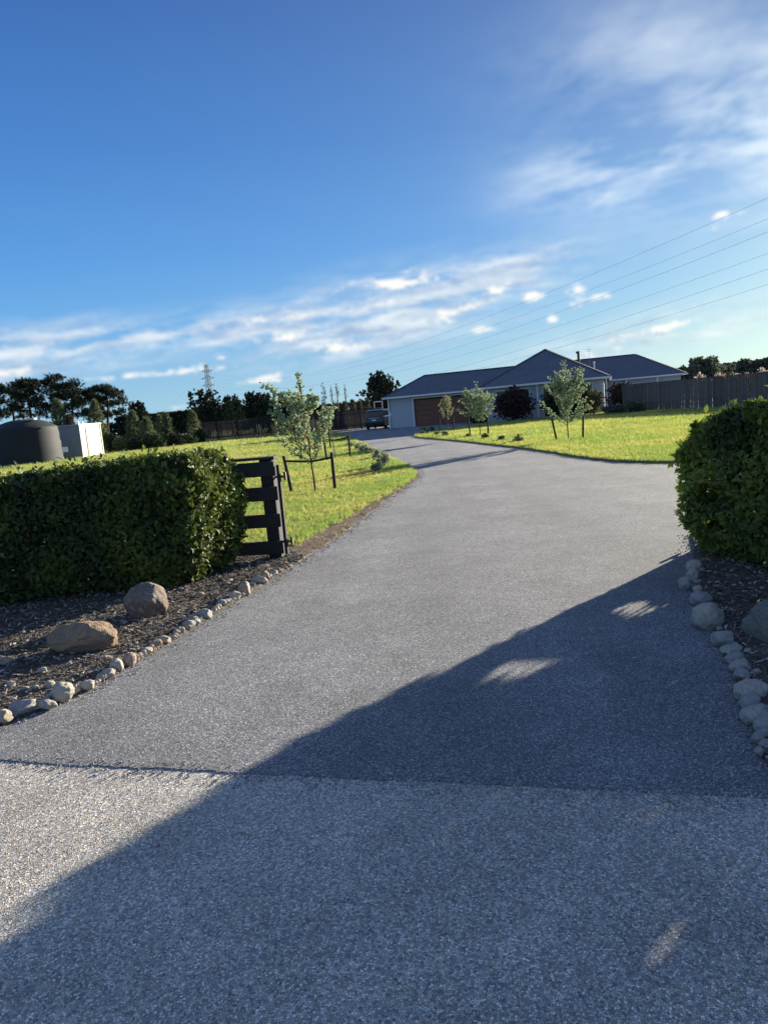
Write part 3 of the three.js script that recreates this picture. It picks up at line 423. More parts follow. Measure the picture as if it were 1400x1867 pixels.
stakes('distant pair of short stakes at the far end of the left lawn', [-2.15, -33.5], [-2.9, -34.2], .85, [0, 0], false);

// ---------- small plants along the driveway ----------
function bush(name, label, category, x, z, h, w, n, ca, cb, geo, mat, s, group, o = {}) {
  const t = thing(name, label, category, [x, 0, z], 0, group), list = [], wood = [];
  const k = Math.max(2, Math.round(w / h * 3) + 2);
  for (let i = 0; i < k; i++) { const a = i * 2.4 + rr(-.5, .5), q = w * .28 * Math.sqrt(i / k); const c = V(Math.cos(a) * q, h * rr(.42, .62), Math.sin(a) * q); clump(list, c, w * .34, h * rr(.34, .42), w * .34, Math.round(n / k), s, ca, cb, o); }
  for (let i = 0; i < 4; i++) wood.push(limb([V(rr(-.04, .04), -.03, rr(-.04, .04)), V(rr(-.1, .1) * w, h * .35, rr(-.1, .1) * w), V(rr(-.3, .3) * w, h * .75, rr(-.3, .3) * w)], [.02 * h + .004, .012 * h + .003, .003], 5));
  mesh('stem', merge(wood), twigMat, t); foliage(t, geo, mat, list, 'leaves'); return t;
}
const roseA = [.20, .25, .13], roseB = [.44, .46, .32];
[[.12, -20.6, .46, .40, 'tallest pale leaved rose bush at the bend of the left lawn'], [-.08, -18.9, .26, .26, 'low rose bush in front of the tallest one on the left lawn'], [-.05, -24.6, .32, .40, 'rose bush just past the tallest one along the left lawn edge']].forEach(([x, z, h, w, l]) => bush('rose_bush', l, 'rose bush', x, z, h, w, 110, roseA, roseB, roseGeo, treeMat, .8, 'rose bushes edging the driveway'));
[[-.35, -27.2, 'nearest'], [-.6, -29.2, 'second'], [-.85, -31, 'third'], [-1.25, -34, 'farthest']].forEach(([x, z, w]) => bush('rose_bush', `${w} of the four small rose bushes further up the left lawn edge`, 'rose bush', x, z, .3, .42, 70, roseA, roseB, roseGeo, treeMat, .9, 'rose bushes edging the driveway'));
[[3.35, -36.6, .30], [3.05, -38.4, .28], [4.1, -33.6, .2], [4.5, -31, .24], [4.75, -28.4, .22], [5.05, -26.6, .30], [2.55, -41.5, .25], [2.75, -43.2, .4], [3.2, -43.4, .42]].sort((p, q) => q[1] - p[1]).forEach(([x, z, h], i) => bush('seedling_plant', `low young plant, ${ORD[i]} up the row along the right lawn edge`, 'plant', x, z, h, h * 1.1, 60, [.07, .11, .03], [.16, .19, .07], roseGeo, treeMat, .85, 'young plants edging the right lawn'));

// ---------- house ----------
const roofTex = canvasData(256, (() => { const a = tileNoise(256, 64, 101), b = tileNoise(256, 6, 102); return (i, j) => { const v = .8 + .25 * a(i, j) + .2 * b(i, j); return [s2(.125 * v), s2(.13 * v), s2(.15 * v)]; }; })(), true);  // roof colour raised to take in the haze of lens glare
const roofBump = canvasData(256, (i, j) => { const r = (j / 32) % 1, c = (i / 32) % 1, v = .5 * r + .5 * (.5 - .5 * Math.cos(c * 6.283)); return [v, v, v]; }, false);
const roofMat = std({ map: metreUV(roofTex, 3), bumpMap: metreUV(roofBump, 2.9), bumpScale: .035, roughness: .7, side: THREE.DoubleSide });
const wallMat = std({ color: lin(.46, .48, .50), roughness: .9 }), whiteMat = std({ color: lin(.78, .78, .76), roughness: .55 }), doorMat = std({ map: metreUV(canvasData(256, (() => { const a = tileNoise(256, 60, 111), b = tileNoise(256, 9, 112); return (i, j) => { const v = .6 + .4 * a(i * .1, j) + .4 * b(i, j); return [s2(.21 * v), s2(.082 * v), s2(.045 * v)]; }; })(), true), 1.1), roughness: .6 });
const glassMat = new THREE.MeshPhysicalMaterial({ color: lin(.02, .024, .028), roughness: .06, specularIntensity: 1 });
const house = thing('house', 'low bungalow with dark hipped roof, pale walls and brown garage doors', 'house', [.7, .1, -62], -17.2 * D2R);
function faces(list) { const pos = [], uv = []; for (const f of list) { const n = f[1].clone().sub(f[0]).cross(f[2].clone().sub(f[0])).normalize(), ux = V(0, 1, 0).cross(n); if (ux.lengthSq() < .01) ux.set(1, 0, 0); ux.normalize(); const vy = n.clone().cross(ux); for (let i = 1; i < f.length - 1; i++) for (const p of [f[0], f[i], f[i + 1]]) { pos.push(p.x, p.y, p.z); uv.push(p.dot(ux), p.dot(vy)); } } const g = new THREE.BufferGeometry(); g.setAttribute('position', new THREE.Float32BufferAttribute(pos, 3)); g.setAttribute('uv', new THREE.Float32BufferAttribute(uv, 2)); g.computeVertexNormals(); return g; }
const EAVE = 2.45, PITCH = .546;
function roofU(u0, u1, v0, v1, hipL, hipR) { const r = (v1 - v0) / 2, h = EAVE + r * PITCH, a = V(u0, EAVE, -v0), b = V(u1, EAVE, -v0), c = V(u1, EAVE, -v1), d = V(u0, EAVE, -v1), p = V(u0 + (hipL ? r : 0), h, -v0 - r), q = V(u1 - (hipR ? r : 0), h, -v0 - r); return faces([[a, b, q, p], [c, d, p, q], [d, a, p], [b, c, q], [a, d, c, b].map(w => w.clone().setY(EAVE - .012))]); }
function roofV(u0, u1, v0, v1) { const r = (u1 - u0) / 2, h = EAVE + r * PITCH, a = V(u0, EAVE + .004, -v0), b = V(u1, EAVE + .004, -v0), c = V(u1, EAVE + .004, -v1), d = V(u0, EAVE + .004, -v1), p = V(u0 + r, h, -v0 - r), q = V(u0 + r, h, -v1 + r); return faces([[a, b, p], [b, c, q, p], [c, d, q], [d, a, p, q], [a, d, c, b].map(w => w.clone().setY(EAVE - .02))]); }
const roof = mesh('roof', merge([roofU(0, 13, 0, 6, true, false), roofV(8.68, 18.02, -4.64, 20), roofU(13, 25, 16.1, 24.7, false, true)]), roofMat, house);
mesh('ridge_capping', merge([bar(V(3, 4.10, -3), V(11.5, 4.10, -3), .22, .07), bar(V(13.35, 5.02, -.03), V(13.35, 5.02, -15.4), .22, .07), bar(V(14, 4.83, -20.4), V(20.6, 4.83, -20.4), .22, .07), bar(V(.05, 2.48, -.05), V(3, 4.1, -3), .2, .06), bar(V(8.73, 2.5, 4.59), V(13.35, 5.02, -.03), .2, .06), bar(V(17.97, 2.5, 4.59), V(13.35, 5.02, -.03), .2, .06), bar(V(24.95, 2.48, -16.15), V(20.7, 4.82, -20.4), .2, .06)]), roofMat, roof);
mesh('flue', (() => { const a = new THREE.CylinderGeometry(.11, .11, .7, 12); a.translate(15.6, 4.5, -6.6); const b = new THREE.CylinderGeometry(.17, .14, .18, 12); b.translate(15.55, 4.87, -6.6); return merge([a, b]); })(), std({ color: lin(.03, .03, .03), roughness: .6 }), roof);
mesh('vent_pipe', (() => { const a = new THREE.CylinderGeometry(.05, .05, .6, 10); a.translate(16.9, 3.4, -1.2); const b = new THREE.CylinderGeometry(.09, .09, .1, 10); b.translate(16.9, 3.72, -1.2); return merge([a, b]); })(), whiteMat, roof);
mesh('aerial', merge([bar(V(16.4, 3.3, -10), V(16.4, 5.3, -10), .025), bar(V(16.1, 5.2, -10), V(16.7, 5.2, -10), .02), bar(V(16.15, 5.05, -10), V(16.65, 5.05, -10), .02)]), std({ color: lin(.3, .3, .3), metalness: .6, roughness: .5 }), roof);
const gut = (a, b) => bar(V(...a), V(...b), .11, .13);
for (const [a, b] of [[[-.05, 2.40, .05], [8.72, 2.40, .05]], [[8.62, 2.40, 4.69], [18.08, 2.40, 4.69]], [[-.05, 2.40, 0], [-.05, 2.40, -6]], [[18.08, 2.40, 4.64], [18.08, 2.40, -16]], [[18.1, 2.40, -16.05], [25.05, 2.40, -16.05]], [[25.05, 2.4, -16.1], [25.05, 2.4, -24.7]], [[8.62, 2.4, 4.6], [8.62, 2.4, .1]]]) mesh('gutter', gut(a, b), whiteMat, house);
// walls in pieces round the openings
const wl = (u0, u1, y0, y1, z, t = .16) => box(u1 - u0, y1 - y0, t, (u0 + u1) / 2, (y0 + y1) / 2, z - t / 2);
mesh('wall', merge([wl(.45, 2.5, -.15, 2.42, -.45), wl(7.3, 9.12, -.15, 2.42, -.45), wl(2.5, 7.3, 2.16, 2.42, -.45), box(.16, 2.57, 5, .53, 1.135, -3.11), box(8.6, 2.57, .16, 4.9, 1.135, -5.6)]), wallMat, house);
mesh('wall', merge([wl(9.13, 9.9, -.15, 2.42, 4.19), wl(12.4, 13.3, -.15, 2.42, 4.19), wl(16.8, 17.57, -.15, 2.42, 4.19), wl(9.9, 12.4, 2.16, 2.42, 4.19), wl(13.3, 16.8, 2.16, 2.42, 4.19), wl(9.9, 12.4, -.15, .45, 4.19), box(.16, 2.57, 4.5, 9.21, 1.135, 1.77), box(.16, 2.57, 19.6, 17.49, 1.135, -5.78)]), wallMat, house);
mesh('wall', merge([wl(17.6, 24.5, -.15, 2.42, -16.6), box(.16, 2.57, 7.4, 24.42, 1.135, -20.5), box(24, 2.57, .16, 12.5, 1.135, -24.2), box(.16, 2.57, 19, 4.0, 1.135, -15)]), wallMat, house);
const gd = mesh('garage_door', box(4.76, .06, .05, 4.9, 2.11, -.60), doorMat, house);
for (let i = 0; i < 5; i++) mesh('panel', rbox(4.74, .415, .05, 4.9, .10 + .2 + i * .425 - .18, -.60, .012), doorMat, gd);
mesh('door_frame', merge([box(.10, 2.3, .12, 2.45, 1.01, -.42), box(.10, 2.3, .12, 7.35, 1.01, -.42), box(5.0, .08, .12, 4.9, 2.20, -.42)]), whiteMat, house);
function houseWindow(u0, u1, y0, y1, z, n) { const f = []; const h = y1 - y0; for (let i = 0; i <= n; i++) f.push(box(.07, h, .1, lerp(u0 + .03, u1 - .03, i / n), (y0 + y1) / 2, z - .04)); f.push(box(u1 - u0, .07, .1, (u0 + u1) / 2, y1 - .035, z - .042), box(u1 - u0, .07, .12, (u0 + u1) / 2, y0 + .035, z - .03)); const w = mesh('window', merge(f), whiteMat, house); for (let i = 0; i < n; i++) { const a = lerp(u0 + .06, u1 - .03, i / n), b = lerp(u0 + .03, u1 - .06, (i + 1) / n); mesh('pane', box(b - a, h - .14, .012, (a + b) / 2, (y0 + y1) / 2, z - .06), glassMat, w); } }
houseWindow(9.9, 12.4, .45, 2.16, 4.17, 2); houseWindow(13.3, 16.8, -.1, 2.16, 4.17, 3);
for (const [u, z] of [[12.95, 4.34], [17.74, 4.34], [9.02, 4.34], [.36, -.36]]) mesh('downpipe', box(.11, 2.5, .11, u, 1.1, z), whiteMat, house);
mesh('verandah_post', box(.12, 2.5, .12, 19.6, 1.1, -16.25), whiteMat, house); mesh('verandah_post', box(.12, 2.5, .12, 22.4, 1.1, -16.25), whiteMat, house);
mesh('doorstep', rbox(1.6, .14, .9, 13.0, -.04, 4.75, .01), std({ color: lin(.4, .4, .39), roughness: .9 }), house);

// shrubs against the house
bush('garden_shrub', 'large purple brown leaved shrub against the house front', 'shrub', 9.75, -52.4, 2.35, 2.6, 1500, [.045, .022, .024], [.085, .045, .035], shrubGeo, farMat, 1.3, 'shrubs along the house front');
bush('garden_shrub', 'large dark green shrub behind the round headed young tree', 'shrub', 12.9, -51.2, 2.15, 2.7, 1500, [.022, .035, .018], [.045, .065, .03], shrubGeo, farMat, 1.3, 'shrubs along the house front');
bush('garden_shrub', 'narrow yellow green sunlit shrub by the house corner downpipe', 'shrub', 14.75, -50.4, 1.75, 1.0, 480, [.13, .14, .03], [.22, .2, .06], shrubGeo, softMat, 1.1, 'shrubs along the house front');
bush('garden_shrub', 'dark dense shrub between house corner and fence with reddish tips', 'shrub', 16.9, -50.6, 2.0, 2.0, 900, [.03, .04, .02], [.12, .05, .035], shrubGeo, farMat, 1.2, 'shrubs along the house front');
bush('garden_shrub', 'low grey green shrub at the foot of the fence', 'shrub', 16.4, -46.9, .8, 1.5, 420, [.09, .11, .06], [.16, .17, .1], shrubGeo, softMat, 1, 'shrubs along the house front');
bush('garden_shrub', 'low pale clump left of the grey green shrub by the fence', 'shrub', 15.5, -48.2, .6, 1.6, 380, [.08, .1, .06], [.14, .15, .1], shrubGeo, softMat, 1, 'shrubs along the house front');
bush('garden_shrub', 'small dark bush beside the garage driveway', 'shrub', 7.3, -53.0, .75, 1.3, 330, [.03, .045, .02], [.06, .08, .035], shrubGeo, farMat, 1, 'shrubs along the house front');

// ---------- paling fences ----------
const fenceMats = [.9, 1, 1.12].map(k => std({ map: metreUV(canvasData(256, (() => { const a = tileNoise(256, 70, 121), b = tileNoise(256, 8, 122); return (i, j) => { const v = (.6 + .5 * a(i, j * .08) + .4 * b(i, j)) * k; return [s2(.12 * v), s2(.11 * v), s2(.103 * v)]; }; })(), true), .8), roughness: .95, vertexColors: true }));  // right fence boards: lens glare put into a paler timber colour
const darkFence = [.8, 1, 1.15].map(k => std({ map: fenceMats[0].map, color: lin(.26 * k, .24 * k, .25 * k), roughness: .95, vertexColors: true }));
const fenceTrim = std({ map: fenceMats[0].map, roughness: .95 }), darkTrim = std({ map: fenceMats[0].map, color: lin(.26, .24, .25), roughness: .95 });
function palingFence(label, a, b, h, group, mats = fenceMats, trim = fenceTrim) {
  const dx = b[0] - a[0], dz = b[1] - a[1], len = Math.hypot(dx, dz), t = thing('paling_fence', label, 'fence', [a[0], 0, a[1]], Math.atan2(-dz, dx), group); const n = Math.round(len / 2.2), w = len / n;
  for (let i = 0; i < n; i++) { const g = []; const m = Math.round(w / .107); for (let k = 0; k < m; k++) g.push(box(rr(.085, .1), h - .04 + rr(-.012, .012), .018, i * w + (k + .5) * w / m, (h + .04) / 2, rr(-.006, .006), rr(-.05, .05))); const gm = merge(g), tone = []; for (let k = 0; k < m; k++) { const v = rr(.82, 1.12); for (let q = 0; q < 36; q++) tone.push(v, v * rr(.99, 1.01), v); } gm.setAttribute('color', new THREE.Float32BufferAttribute(tone, 3)); const p = mesh('paling_panel', gm, mats[i * 7 % 3], t); p.userData.kind = 'stuff'; for (const y of [.35, h - .3]) mesh('rail', box(w, .07, .045, (i + .5) * w, y, -.034), trim, t); }
  for (let i = 0; i <= n; i++) mesh('post', box(.1, h + .02, .1, i * w, h / 2, -.08), trim, t);
  mesh('capping', box(len, .03, .11, len / 2, h + .018, -.02), trim, t); return t;
}
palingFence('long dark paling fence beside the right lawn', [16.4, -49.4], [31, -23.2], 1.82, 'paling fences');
palingFence('dark brown paling fence at the far end of the left lawn', [-17.6, -73.5], [-5.5, -72.6], 1.9, 'paling fences', darkFence, darkTrim);
palingFence('brown paling fence behind the parked car', [-5.4, -72.7], [.6, -69.3], 1.78, 'paling fences', darkFence, darkTrim);
{ const t = thing('garden_trellis', 'open white painted timber frame standing behind the fence by the garage', 'trellis', [.35, 0, -70.6]); for (const x of [-.38, .38]) mesh('post', box(.09, 2.45, .09, x, 1.2, 0), whiteMat, t); for (const y of [2.4, 1.78]) mesh('cross_rail', box(.66, .09, .08, 0, y, 0), whiteMat, t); }

// ---------- parked car ----------
{
  const t = thing('parked_car', 'dark parked hatchback seen from behind beside the garage', 'car', [.35, 0, -65.2], -14 * D2R);   // local -z forward
  const paint = new THREE.MeshPhysicalMaterial({ color: lin(.018, .02, .024), roughness: .35, metalness: .3, clearcoat: 1, clearcoatRoughness: .08 }), dark = std({ color: lin(.015, .015, .016), roughness: .8 });
  const W = 1.76; const prof = (pts, w, bev) => { const s = new THREE.Shape(pts.map(([z, y]) => new THREE.Vector2(z, y))); const g = new THREE.ExtrudeGeometry(s, { depth: w - 2 * bev, bevelEnabled: true, bevelSize: bev, bevelThickness: bev, bevelSegments: 3, curveSegments: 8 }); g.translate(0, 0, -(w - 2 * bev) / 2); g.rotateY(-Math.PI / 2); return g; };  // shape x -> local z
  mesh('body', prof([[2.05, .42], [2.08, .62], [2.02, .98], [1.2, 1.03], [-.9, 1.02], [-1.9, .86], [-2.1, .66], [-2.1, .36], [-1.75, .30], [1.75, .30]], W, .07), paint, t);
  const cab = mesh('cabin', prof([[1.98, 1.0], [1.62, 1.52], [1.2, 1.60], [-.05, 1.60], [-.95, 1.02]], W - .22, .06), paint, t);
  mesh('spoiler', rbox(1.36, .05, .26, 0, 1.575, 1.62, .02), paint, cab);
  const pane = (pts) => faces([pts.map(p => V(...p))]); const tint = new THREE.MeshPhysicalMaterial({ color: lin(.012, .014, .016), roughness: .05, side: THREE.DoubleSide });
  mesh('rear_window', pane([[-.6, 1.08, 2.075], [.6, 1.08, 2.075], [.54, 1.44, 1.825], [-.54, 1.44, 1.825]]), tint, cab);
  for (const s of [-1, 1]) { mesh('side_window', pane([[s * .785, 1.08, 1.7], [s * .785, 1.08, .4], [s * .785, 1.48, .4], [s * .785, 1.48, 1.42]]), tint, cab); mesh('side_window', pane([[s * .785, 1.08, .3], [s * .785, 1.08, -.72], [s * .785, 1.48, -.08], [s * .785, 1.48, .3]]), tint, cab); mesh('taillight', rbox(.26, .2, .08, s * .68, .86, 2.10, .03), std({ color: lin(.25, .012, .012), roughness: .25 }), t); mesh('door_handle', rbox(.02, .03, .18, s * .892, .92, .55, .008), whiteMat, t); mesh('mirror', rbox(.2, .14, .1, s * .98, 1.08, -.62, .03), paint, t); }
  mesh('number_plate', rbox(.36, .125, .02, 0, .78, 2.165, .004), whiteMat, t); mesh('chrome_strip', rbox(.9, .035, .03, 0, .965, 2.13, .01), std({ color: lin(.6, .6, .6), metalness: 1, roughness: .25 }), t);
  mesh('bumper', rbox(1.72, .2, .16, 0, .44, 2.1, .06), dark, t);
  for (const x of [-.78, .78]) for (const z of [1.32, -1.32]) { const w = mesh('wheel', (() => { const g = new THREE.TorusGeometry(.25, .085, 10, 24); g.rotateY(Math.PI / 2); g.scale(1.25, 1, 1); g.translate(x, .33, z); return g; })(), dark, t); mesh('rim', (() => { const g = new THREE.CylinderGeometry(.2, .2, .17, 18); g.rotateZ(Math.PI / 2); g.translate(x, .33, z); return g; })(), std({ color: lin(.35, .35, .36), metalness: .8, roughness: .35 }), w); }
}

// ---------- water tank, shed, notice ----------
{
  const t = thing('water_tank', 'large dark round plastic water tank with domed lid', 'water tank', [-24.0, 0, -51.2]);
  const tm = std({ color: lin(.010, .015, .017), roughness: .75 });
  const pr = [[0, .0], [2.24, 0], [2.26, .1], [2.2, .35], [2.22, .8], [2.17, .95], [2.19, 1.4], [2.13, 1.55], [2.15, 2.0], [2.1, 2.3], [2.1, 2.42], [2.02, 2.5], [1.5, 2.82], [1.0, 2.98], [.5, 3.06], [0, 3.08]].map(([x, y]) => new THREE.Vector2(x, y));
  mesh('body', new THREE.LatheGeometry(pr, 64), tm, t);
  for (let i = 0; i < 10; i++) { const a = i * .628 + .2; mesh('rib', bar(V(Math.sin(a) * 1.98, 2.52, Math.cos(a) * 1.98), V(Math.sin(a) * .7, 3.02, Math.cos(a) * .7), .08, .05), tm, t); }
  const lid = new THREE.CylinderGeometry(.3, .32, .12, 24); lid.translate(1.0, 3.02, .9); mesh('access_lid', lid, std({ color: lin(.5, .5, .48), roughness: .6 }), t);
  mesh('overflow_pipe', bar(V(1.6, 2.35, 1.36), V(1.75, 2.35, 1.5), .12), std({ color: lin(.02, .02, .02) }), t);
  mesh('outlet_pipe', merge([bar(V(1.3, .12, 1.85), V(1.5, .12, 2.2), .07), bar(V(1.5, .02, 2.2), V(1.5, .2, 2.2), .07)]), std({ color: lin(.1, .1, .1), roughness: .6 }), t);
}
{
  // local +x is the lit end (door), local +z the long clad side
  const t = thing('garden_shed', 'small weatherboard shed with white door end beside the tank', 'shed', [-21.6, 0, -54.5], -17 * D2R);
  const grey = std({ color: lin(.30, .32, .34), roughness: .8 }), cream = std({ color: lin(.74, .70, .60), roughness: .7 });
  const side = [], end = []; for (let i = 0; i < 16; i++) { const y = .08 + i * .145; const b = box(4.0, .16, .03, -2.0, y + .07, -.02); b.rotateX(0); side.push(b); const q = box(3.98, .012, .02, -2.0, y + .006, .004); side.push(q); end.push(box(.03, .15, 2.4, 0, y + .07, -1.2), box(.016, .012, 2.38, .02, y + .002, -1.2)); }
  mesh('side_cladding', merge(side), grey, t).userData.kind = 'stuff'; mesh('end_cladding', merge(end), cream, t).userData.kind = 'stuff';
  mesh('rear_wall', merge([box(.03, 2.36, 2.38, -3.98, 1.2, -1.22), box(3.9, 2.36, .03, -2, 1.2, -2.39)]), grey, t);
  mesh('roof', rbox(4.15, .09, 2.6, -2.0, 2.44, -1.2, .01), std({ color: lin(.4, .41, .41), roughness: .5, metalness: .3 }), t);
  const d = mesh('door', rbox(.04, 2.02, 1.0, .035, 1.08, -1.25, .006), std({ color: lin(.8, .77, .68), roughness: .6 }), t); mesh('door_trim', merge([box(.03, 2.1, .07, .035, 1.1, -.70), box(.03, 2.1, .07, .035, 1.1, -1.80), box(.03, .07, 1.17, .035, 2.14, -1.25)]), std({ color: lin(.55, .5, .42), roughness: .7 }), d);
  mesh('corner_board', merge([box(.06, 2.36, .08, .02, 1.2, -.03), box(.06, 2.36, .08, .02, 1.2, -2.38)]), cream, t);
  mesh('vent_cap', merge([box(.12, .2, .12, -.25, 2.58, -.3), box(.08, .2, .08, -.9, 2.58, -1.6)]), whiteMat, t);
}
{ const t = thing('notice_board', 'small blank white notice on a short post before the shed', 'sign', [-21.2, 0, -50.6], .3); mesh('panel', rbox(.36, .34, .02, 0, .80, .03, .004), whiteMat, t); mesh('post', box(.05, .9, .05, 0, .42, 0), stakeMat, t); }

// ---------- trees beyond ----------
const GR = { dark: [[.018, .028, .014], [.040, .055, .024]], pine: [[.016, .026, .014], [.034, .048, .022]], cone: [[.08, .12, .045], [.19, .22, .085]], mid: [[.06, .09, .03], [.13, .16, .055]] };
function pine(label, x, z, H, w) {
  const t = thing('pine_tree', label, 'tree', [x, 0, z], 0, 'pines behind the water tank'), list = [], wood = []; const lean = rr(-.08, .08), b = [V(0, -.1, 0), V(lean * H * .3 + rr(-.3, .3), H * .35, rr(-.3, .3)), V(lean * H * .7 + rr(-.4, .4), H * .68, rr(-.3, .3)), V(lean * H, H * .93, 0)];
  wood.push(limb(b, [.26, .2, .14, .05], 7)); const c = new THREE.CatmullRomCurve3(b); const k = 9;
  for (let i = 0; i < k; i++) { const f = lerp(.48, 1, i / (k - 1)), s = c.getPoint(Math.min(f, .99) * .98), a = i * 2.2 + rr(-.5, .5), L = w * .5 * rr(.55, 1.05) * (1.15 - .75 * Math.max(0, f - .6) * 1.6); const e = V(s.x + Math.cos(a) * L, s.y + rr(.1, .7), s.z + Math.sin(a) * L); wood.push(limb([s, s.clone().lerp(e, .55).add(V(0, -.12, 0)), e], [.08, .055, .025], 5)); const r = rr(.55, .95) * w / 4.2; clump(list, e, r * 1.15, r * .62, r * 1.15, 85, 1, ...GR.pine, { up: .7, rough: .35 }); clump(list, s.clone().lerp(e, .5), r * .7, r * .4, r * .7, 25, 1, ...GR.pine, { up: .7 }); }
  clump(list, V(lean * H, H * .93, 0), w * .18, w * .13, w * .18, 70, 1, ...GR.pine, { up: .8 });
  mesh('trunk', merge(wood), darkBark, t); foliage(t, pineGeo, farMat, list); return t;
}
[['pine at the left frame edge behind the tank', -53.9, -112, 10.3, 4.6], ['tall pine with open flat topped crown above the tank lid', -49.3, -108, 10.5, 4.6], ['highest pine of the row with a ragged pointed top', -46.4, -110, 10.8, 4.8], ['rounded pine just left of the shed roof', -43.2, -107, 9.2, 4.4], ['pine leaning between the two right hand pines', -42.6, -114, 8.6, 3.6], ['rightmost pine of the row beyond the shed', -39.6, -110, 8.7, 4.4], ['pine cut off by the left frame edge', -59, -115, 11, 4.6]].forEach(([l, ...a]) => pine(l, ...a));
function roundTree(name, label, x, z, H, w, n, cols, group, o = {}) {
  const t = thing(name, label, 'tree', [x, 0, z], 0, group), list = [], wood = []; const k = o.k ?? 9;
  wood.push(limb([V(0, -.1, 0), V(rr(-.1, .1), H * .3, 0), V(rr(-.2, .2), H * .7, 0)], [.05 * w, .04 * w, .015 * w], 7));
  for (let i = 0; i < k; i++) { const a = i * 2.4, q = w * .5 * Math.sqrt((i + .3) / k) * .72, y = H * lerp(.82, o.low ?? .32, (i + .3) / k) + rr(-.1, .1) * H, r = w * rr(.2, .3); const c = V(Math.cos(a) * q, Math.min(y, H - r * .9), Math.sin(a) * q); wood.push(limb([V(0, H * .25, 0), V(c.x * .5, c.y * .75, c.z * .5), c], [.025 * w, .015 * w, .006 * w], 5)); clump(list, c, r, r * .92, r, Math.round(n / k), o.s ?? 1, ...cols, { rough: .3, up: .35, floor: .1 }); }
  for (let i = 0; i < (o.spikes ?? 0); i++) { const a = rr(0, 6.28), q = w * .35 * Math.sqrt(R()); clump(list, V(Math.cos(a) * q, H * rr(.88, 1.0), Math.sin(a) * q), .12, H * .09, .12, 9, .9, ...cols, { up: 1.4 }); }
  mesh('trunk', merge(wood), darkBark, t); foliage(t, o.geo ?? broadGeo, o.mat ?? farMat, list); return t;
}
[['dark pointed tree rising behind the conifer row near the shed', -26.7, -85, 4.5, 2.6], ['broad dark tree under the pylon behind the left fence', -22.5, -100, 5.9, 6.0], ['dark tree right of the broad one under the pylon', -20.2, -105, 5.0, 3.4], ['olive toned small tree behind the left fence', -18.4, -98, 4.2, 2.9], ['dark round tree left of the nearest young tree', -16.8, -104, 5.2, 3.8], ['low dark tree directly behind the nearest young tree', -14.4, -100, 4.6, 3.2], ['dark tree seen through the nearest young tree crown', -11.8, -101, 4.2, 3.6]].forEach(([l, x, z, h, w], i) => roundTree('broadleaf_tree', l, x, z, h, w, 900, i === 3 ? GR.mid : GR.dark, 'dark trees behind the left fence', { spikes: 14 }));
roundTree('broadleaf_tree', 'big dark tree behind the garage end of the house', .9, -86, 5.5, 5.0, 1300, [[.03, .035, .02], [.075, .065, .03]], null, { spikes: 10 });
function cone(label, x, z, H, w, cols = GR.cone, group = 'conifers on the left boundary', name = 'conifer') {
  const t = thing(name, label, 'conifer', [x, 0, z], 0, group), list = []; const n = Math.round(260 * H * w / 3 + 160);
  for (let i = 0; i < n; i++) { const y = R() ** 1.25, a = rr(0, 6.2832), prof = Math.pow(1 - y, .72) * (.35 + .65 * sstep(0, .16, y)); const bump = 1 + .5 * n3(Math.cos(a) * 2 + x, y * H * 1.3, Math.sin(a) * 2 + z), r = w * .5 * prof * bump * R() ** .3; const p = V(Math.cos(a) * r, .05 + y * H * .97, Math.sin(a) * r), ax = V(Math.cos(a) * .8, rr(.5, 1.3), Math.sin(a) * .8); list.push([orient(p, ax, rdir(), rr(.8, 1.4)), mixc(...cols, R(), rr(.75, 1.25))]); }
  mesh('trunk', limb([V(0, -.1, 0), V(0, H * .9, 0)], [.03 * w + .03, .01], 6), darkBark, t); foliage(t, coneGeo, softMat, list); return t;
}
[['big sunlit conifer rising between tank and shed', -26.9, -64, 4.85, 2.4], ['tall conifer behind the right end of the shed', -24.5, -66, 4.6, 2.2], ['small reddish conifer peeping over the shed roof', -25.4, -62.5, 3.4, 1.3], ['tallest conifer of the boundary row right of the shed', -20.7, -64, 3.3, 1.9], ['second conifer of the boundary row, lower and fuller', -19.1, -62.5, 2.6, 1.6], ['twin topped conifer mid row before the far shelterbelt', -18.4, -66, 2.9, 1.5], ['slim conifer leaning on the twin topped one', -19.3, -67, 2.75, 1.2], ['conical conifer standing alone at the fence end', -16.6, -68, 2.95, 1.75]].forEach(([l, ...a], i) => cone(l, ...a, i === 2 ? [[.06, .04, .03], [.1, .07, .045]] : GR.cone));
[[-3.9, 'leftmost'], [-3.0, 'second'], [-2.2, 'third'], [-1.5, 'fourth'], [-.7, 'rightmost']].forEach(([x, w], i) => cone(`${w} of five small sunlit conifers above the fence behind the car`, x, -75.5 + .35 * i, 2.55 + .1 * (i % 3), .75, [[.07, .08, .04], [.16, .15, .08]], 'small conifers behind the car'));
[[-21.6, -62, 1.4, 1.2], [-20.8, -61.2, 1.15, 1.6], [-19.7, -61.4, 1.1, 1.7], [-18.5, -62.4, 1.35, 1.8], [-17.3, -63.6, 1.2, 1.9], [-16.7, -65.6, .9, 1.5], [-15.9, -67.6, 1.2, 1.0], [-22.5, -62.6, 1.7, 1.1]].forEach(([x, z, h, w], i) => bush('boundary_shrub', `${['dark', 'olive'][i % 2]} low shrub, ${['second', 'third', 'fourth', 'fifth', 'sixth', 'seventh', 'rightmost', 'leftmost'][i]} in the row before the boundary conifers`, 'shrub', x, z, h, w, 420, ...(i % 2 ? GR.mid : GR.dark), shrubGeo, farMat, 1.3, ['dark shrubs along the left boundary', 'olive shrubs along the left boundary'][i % 2]));
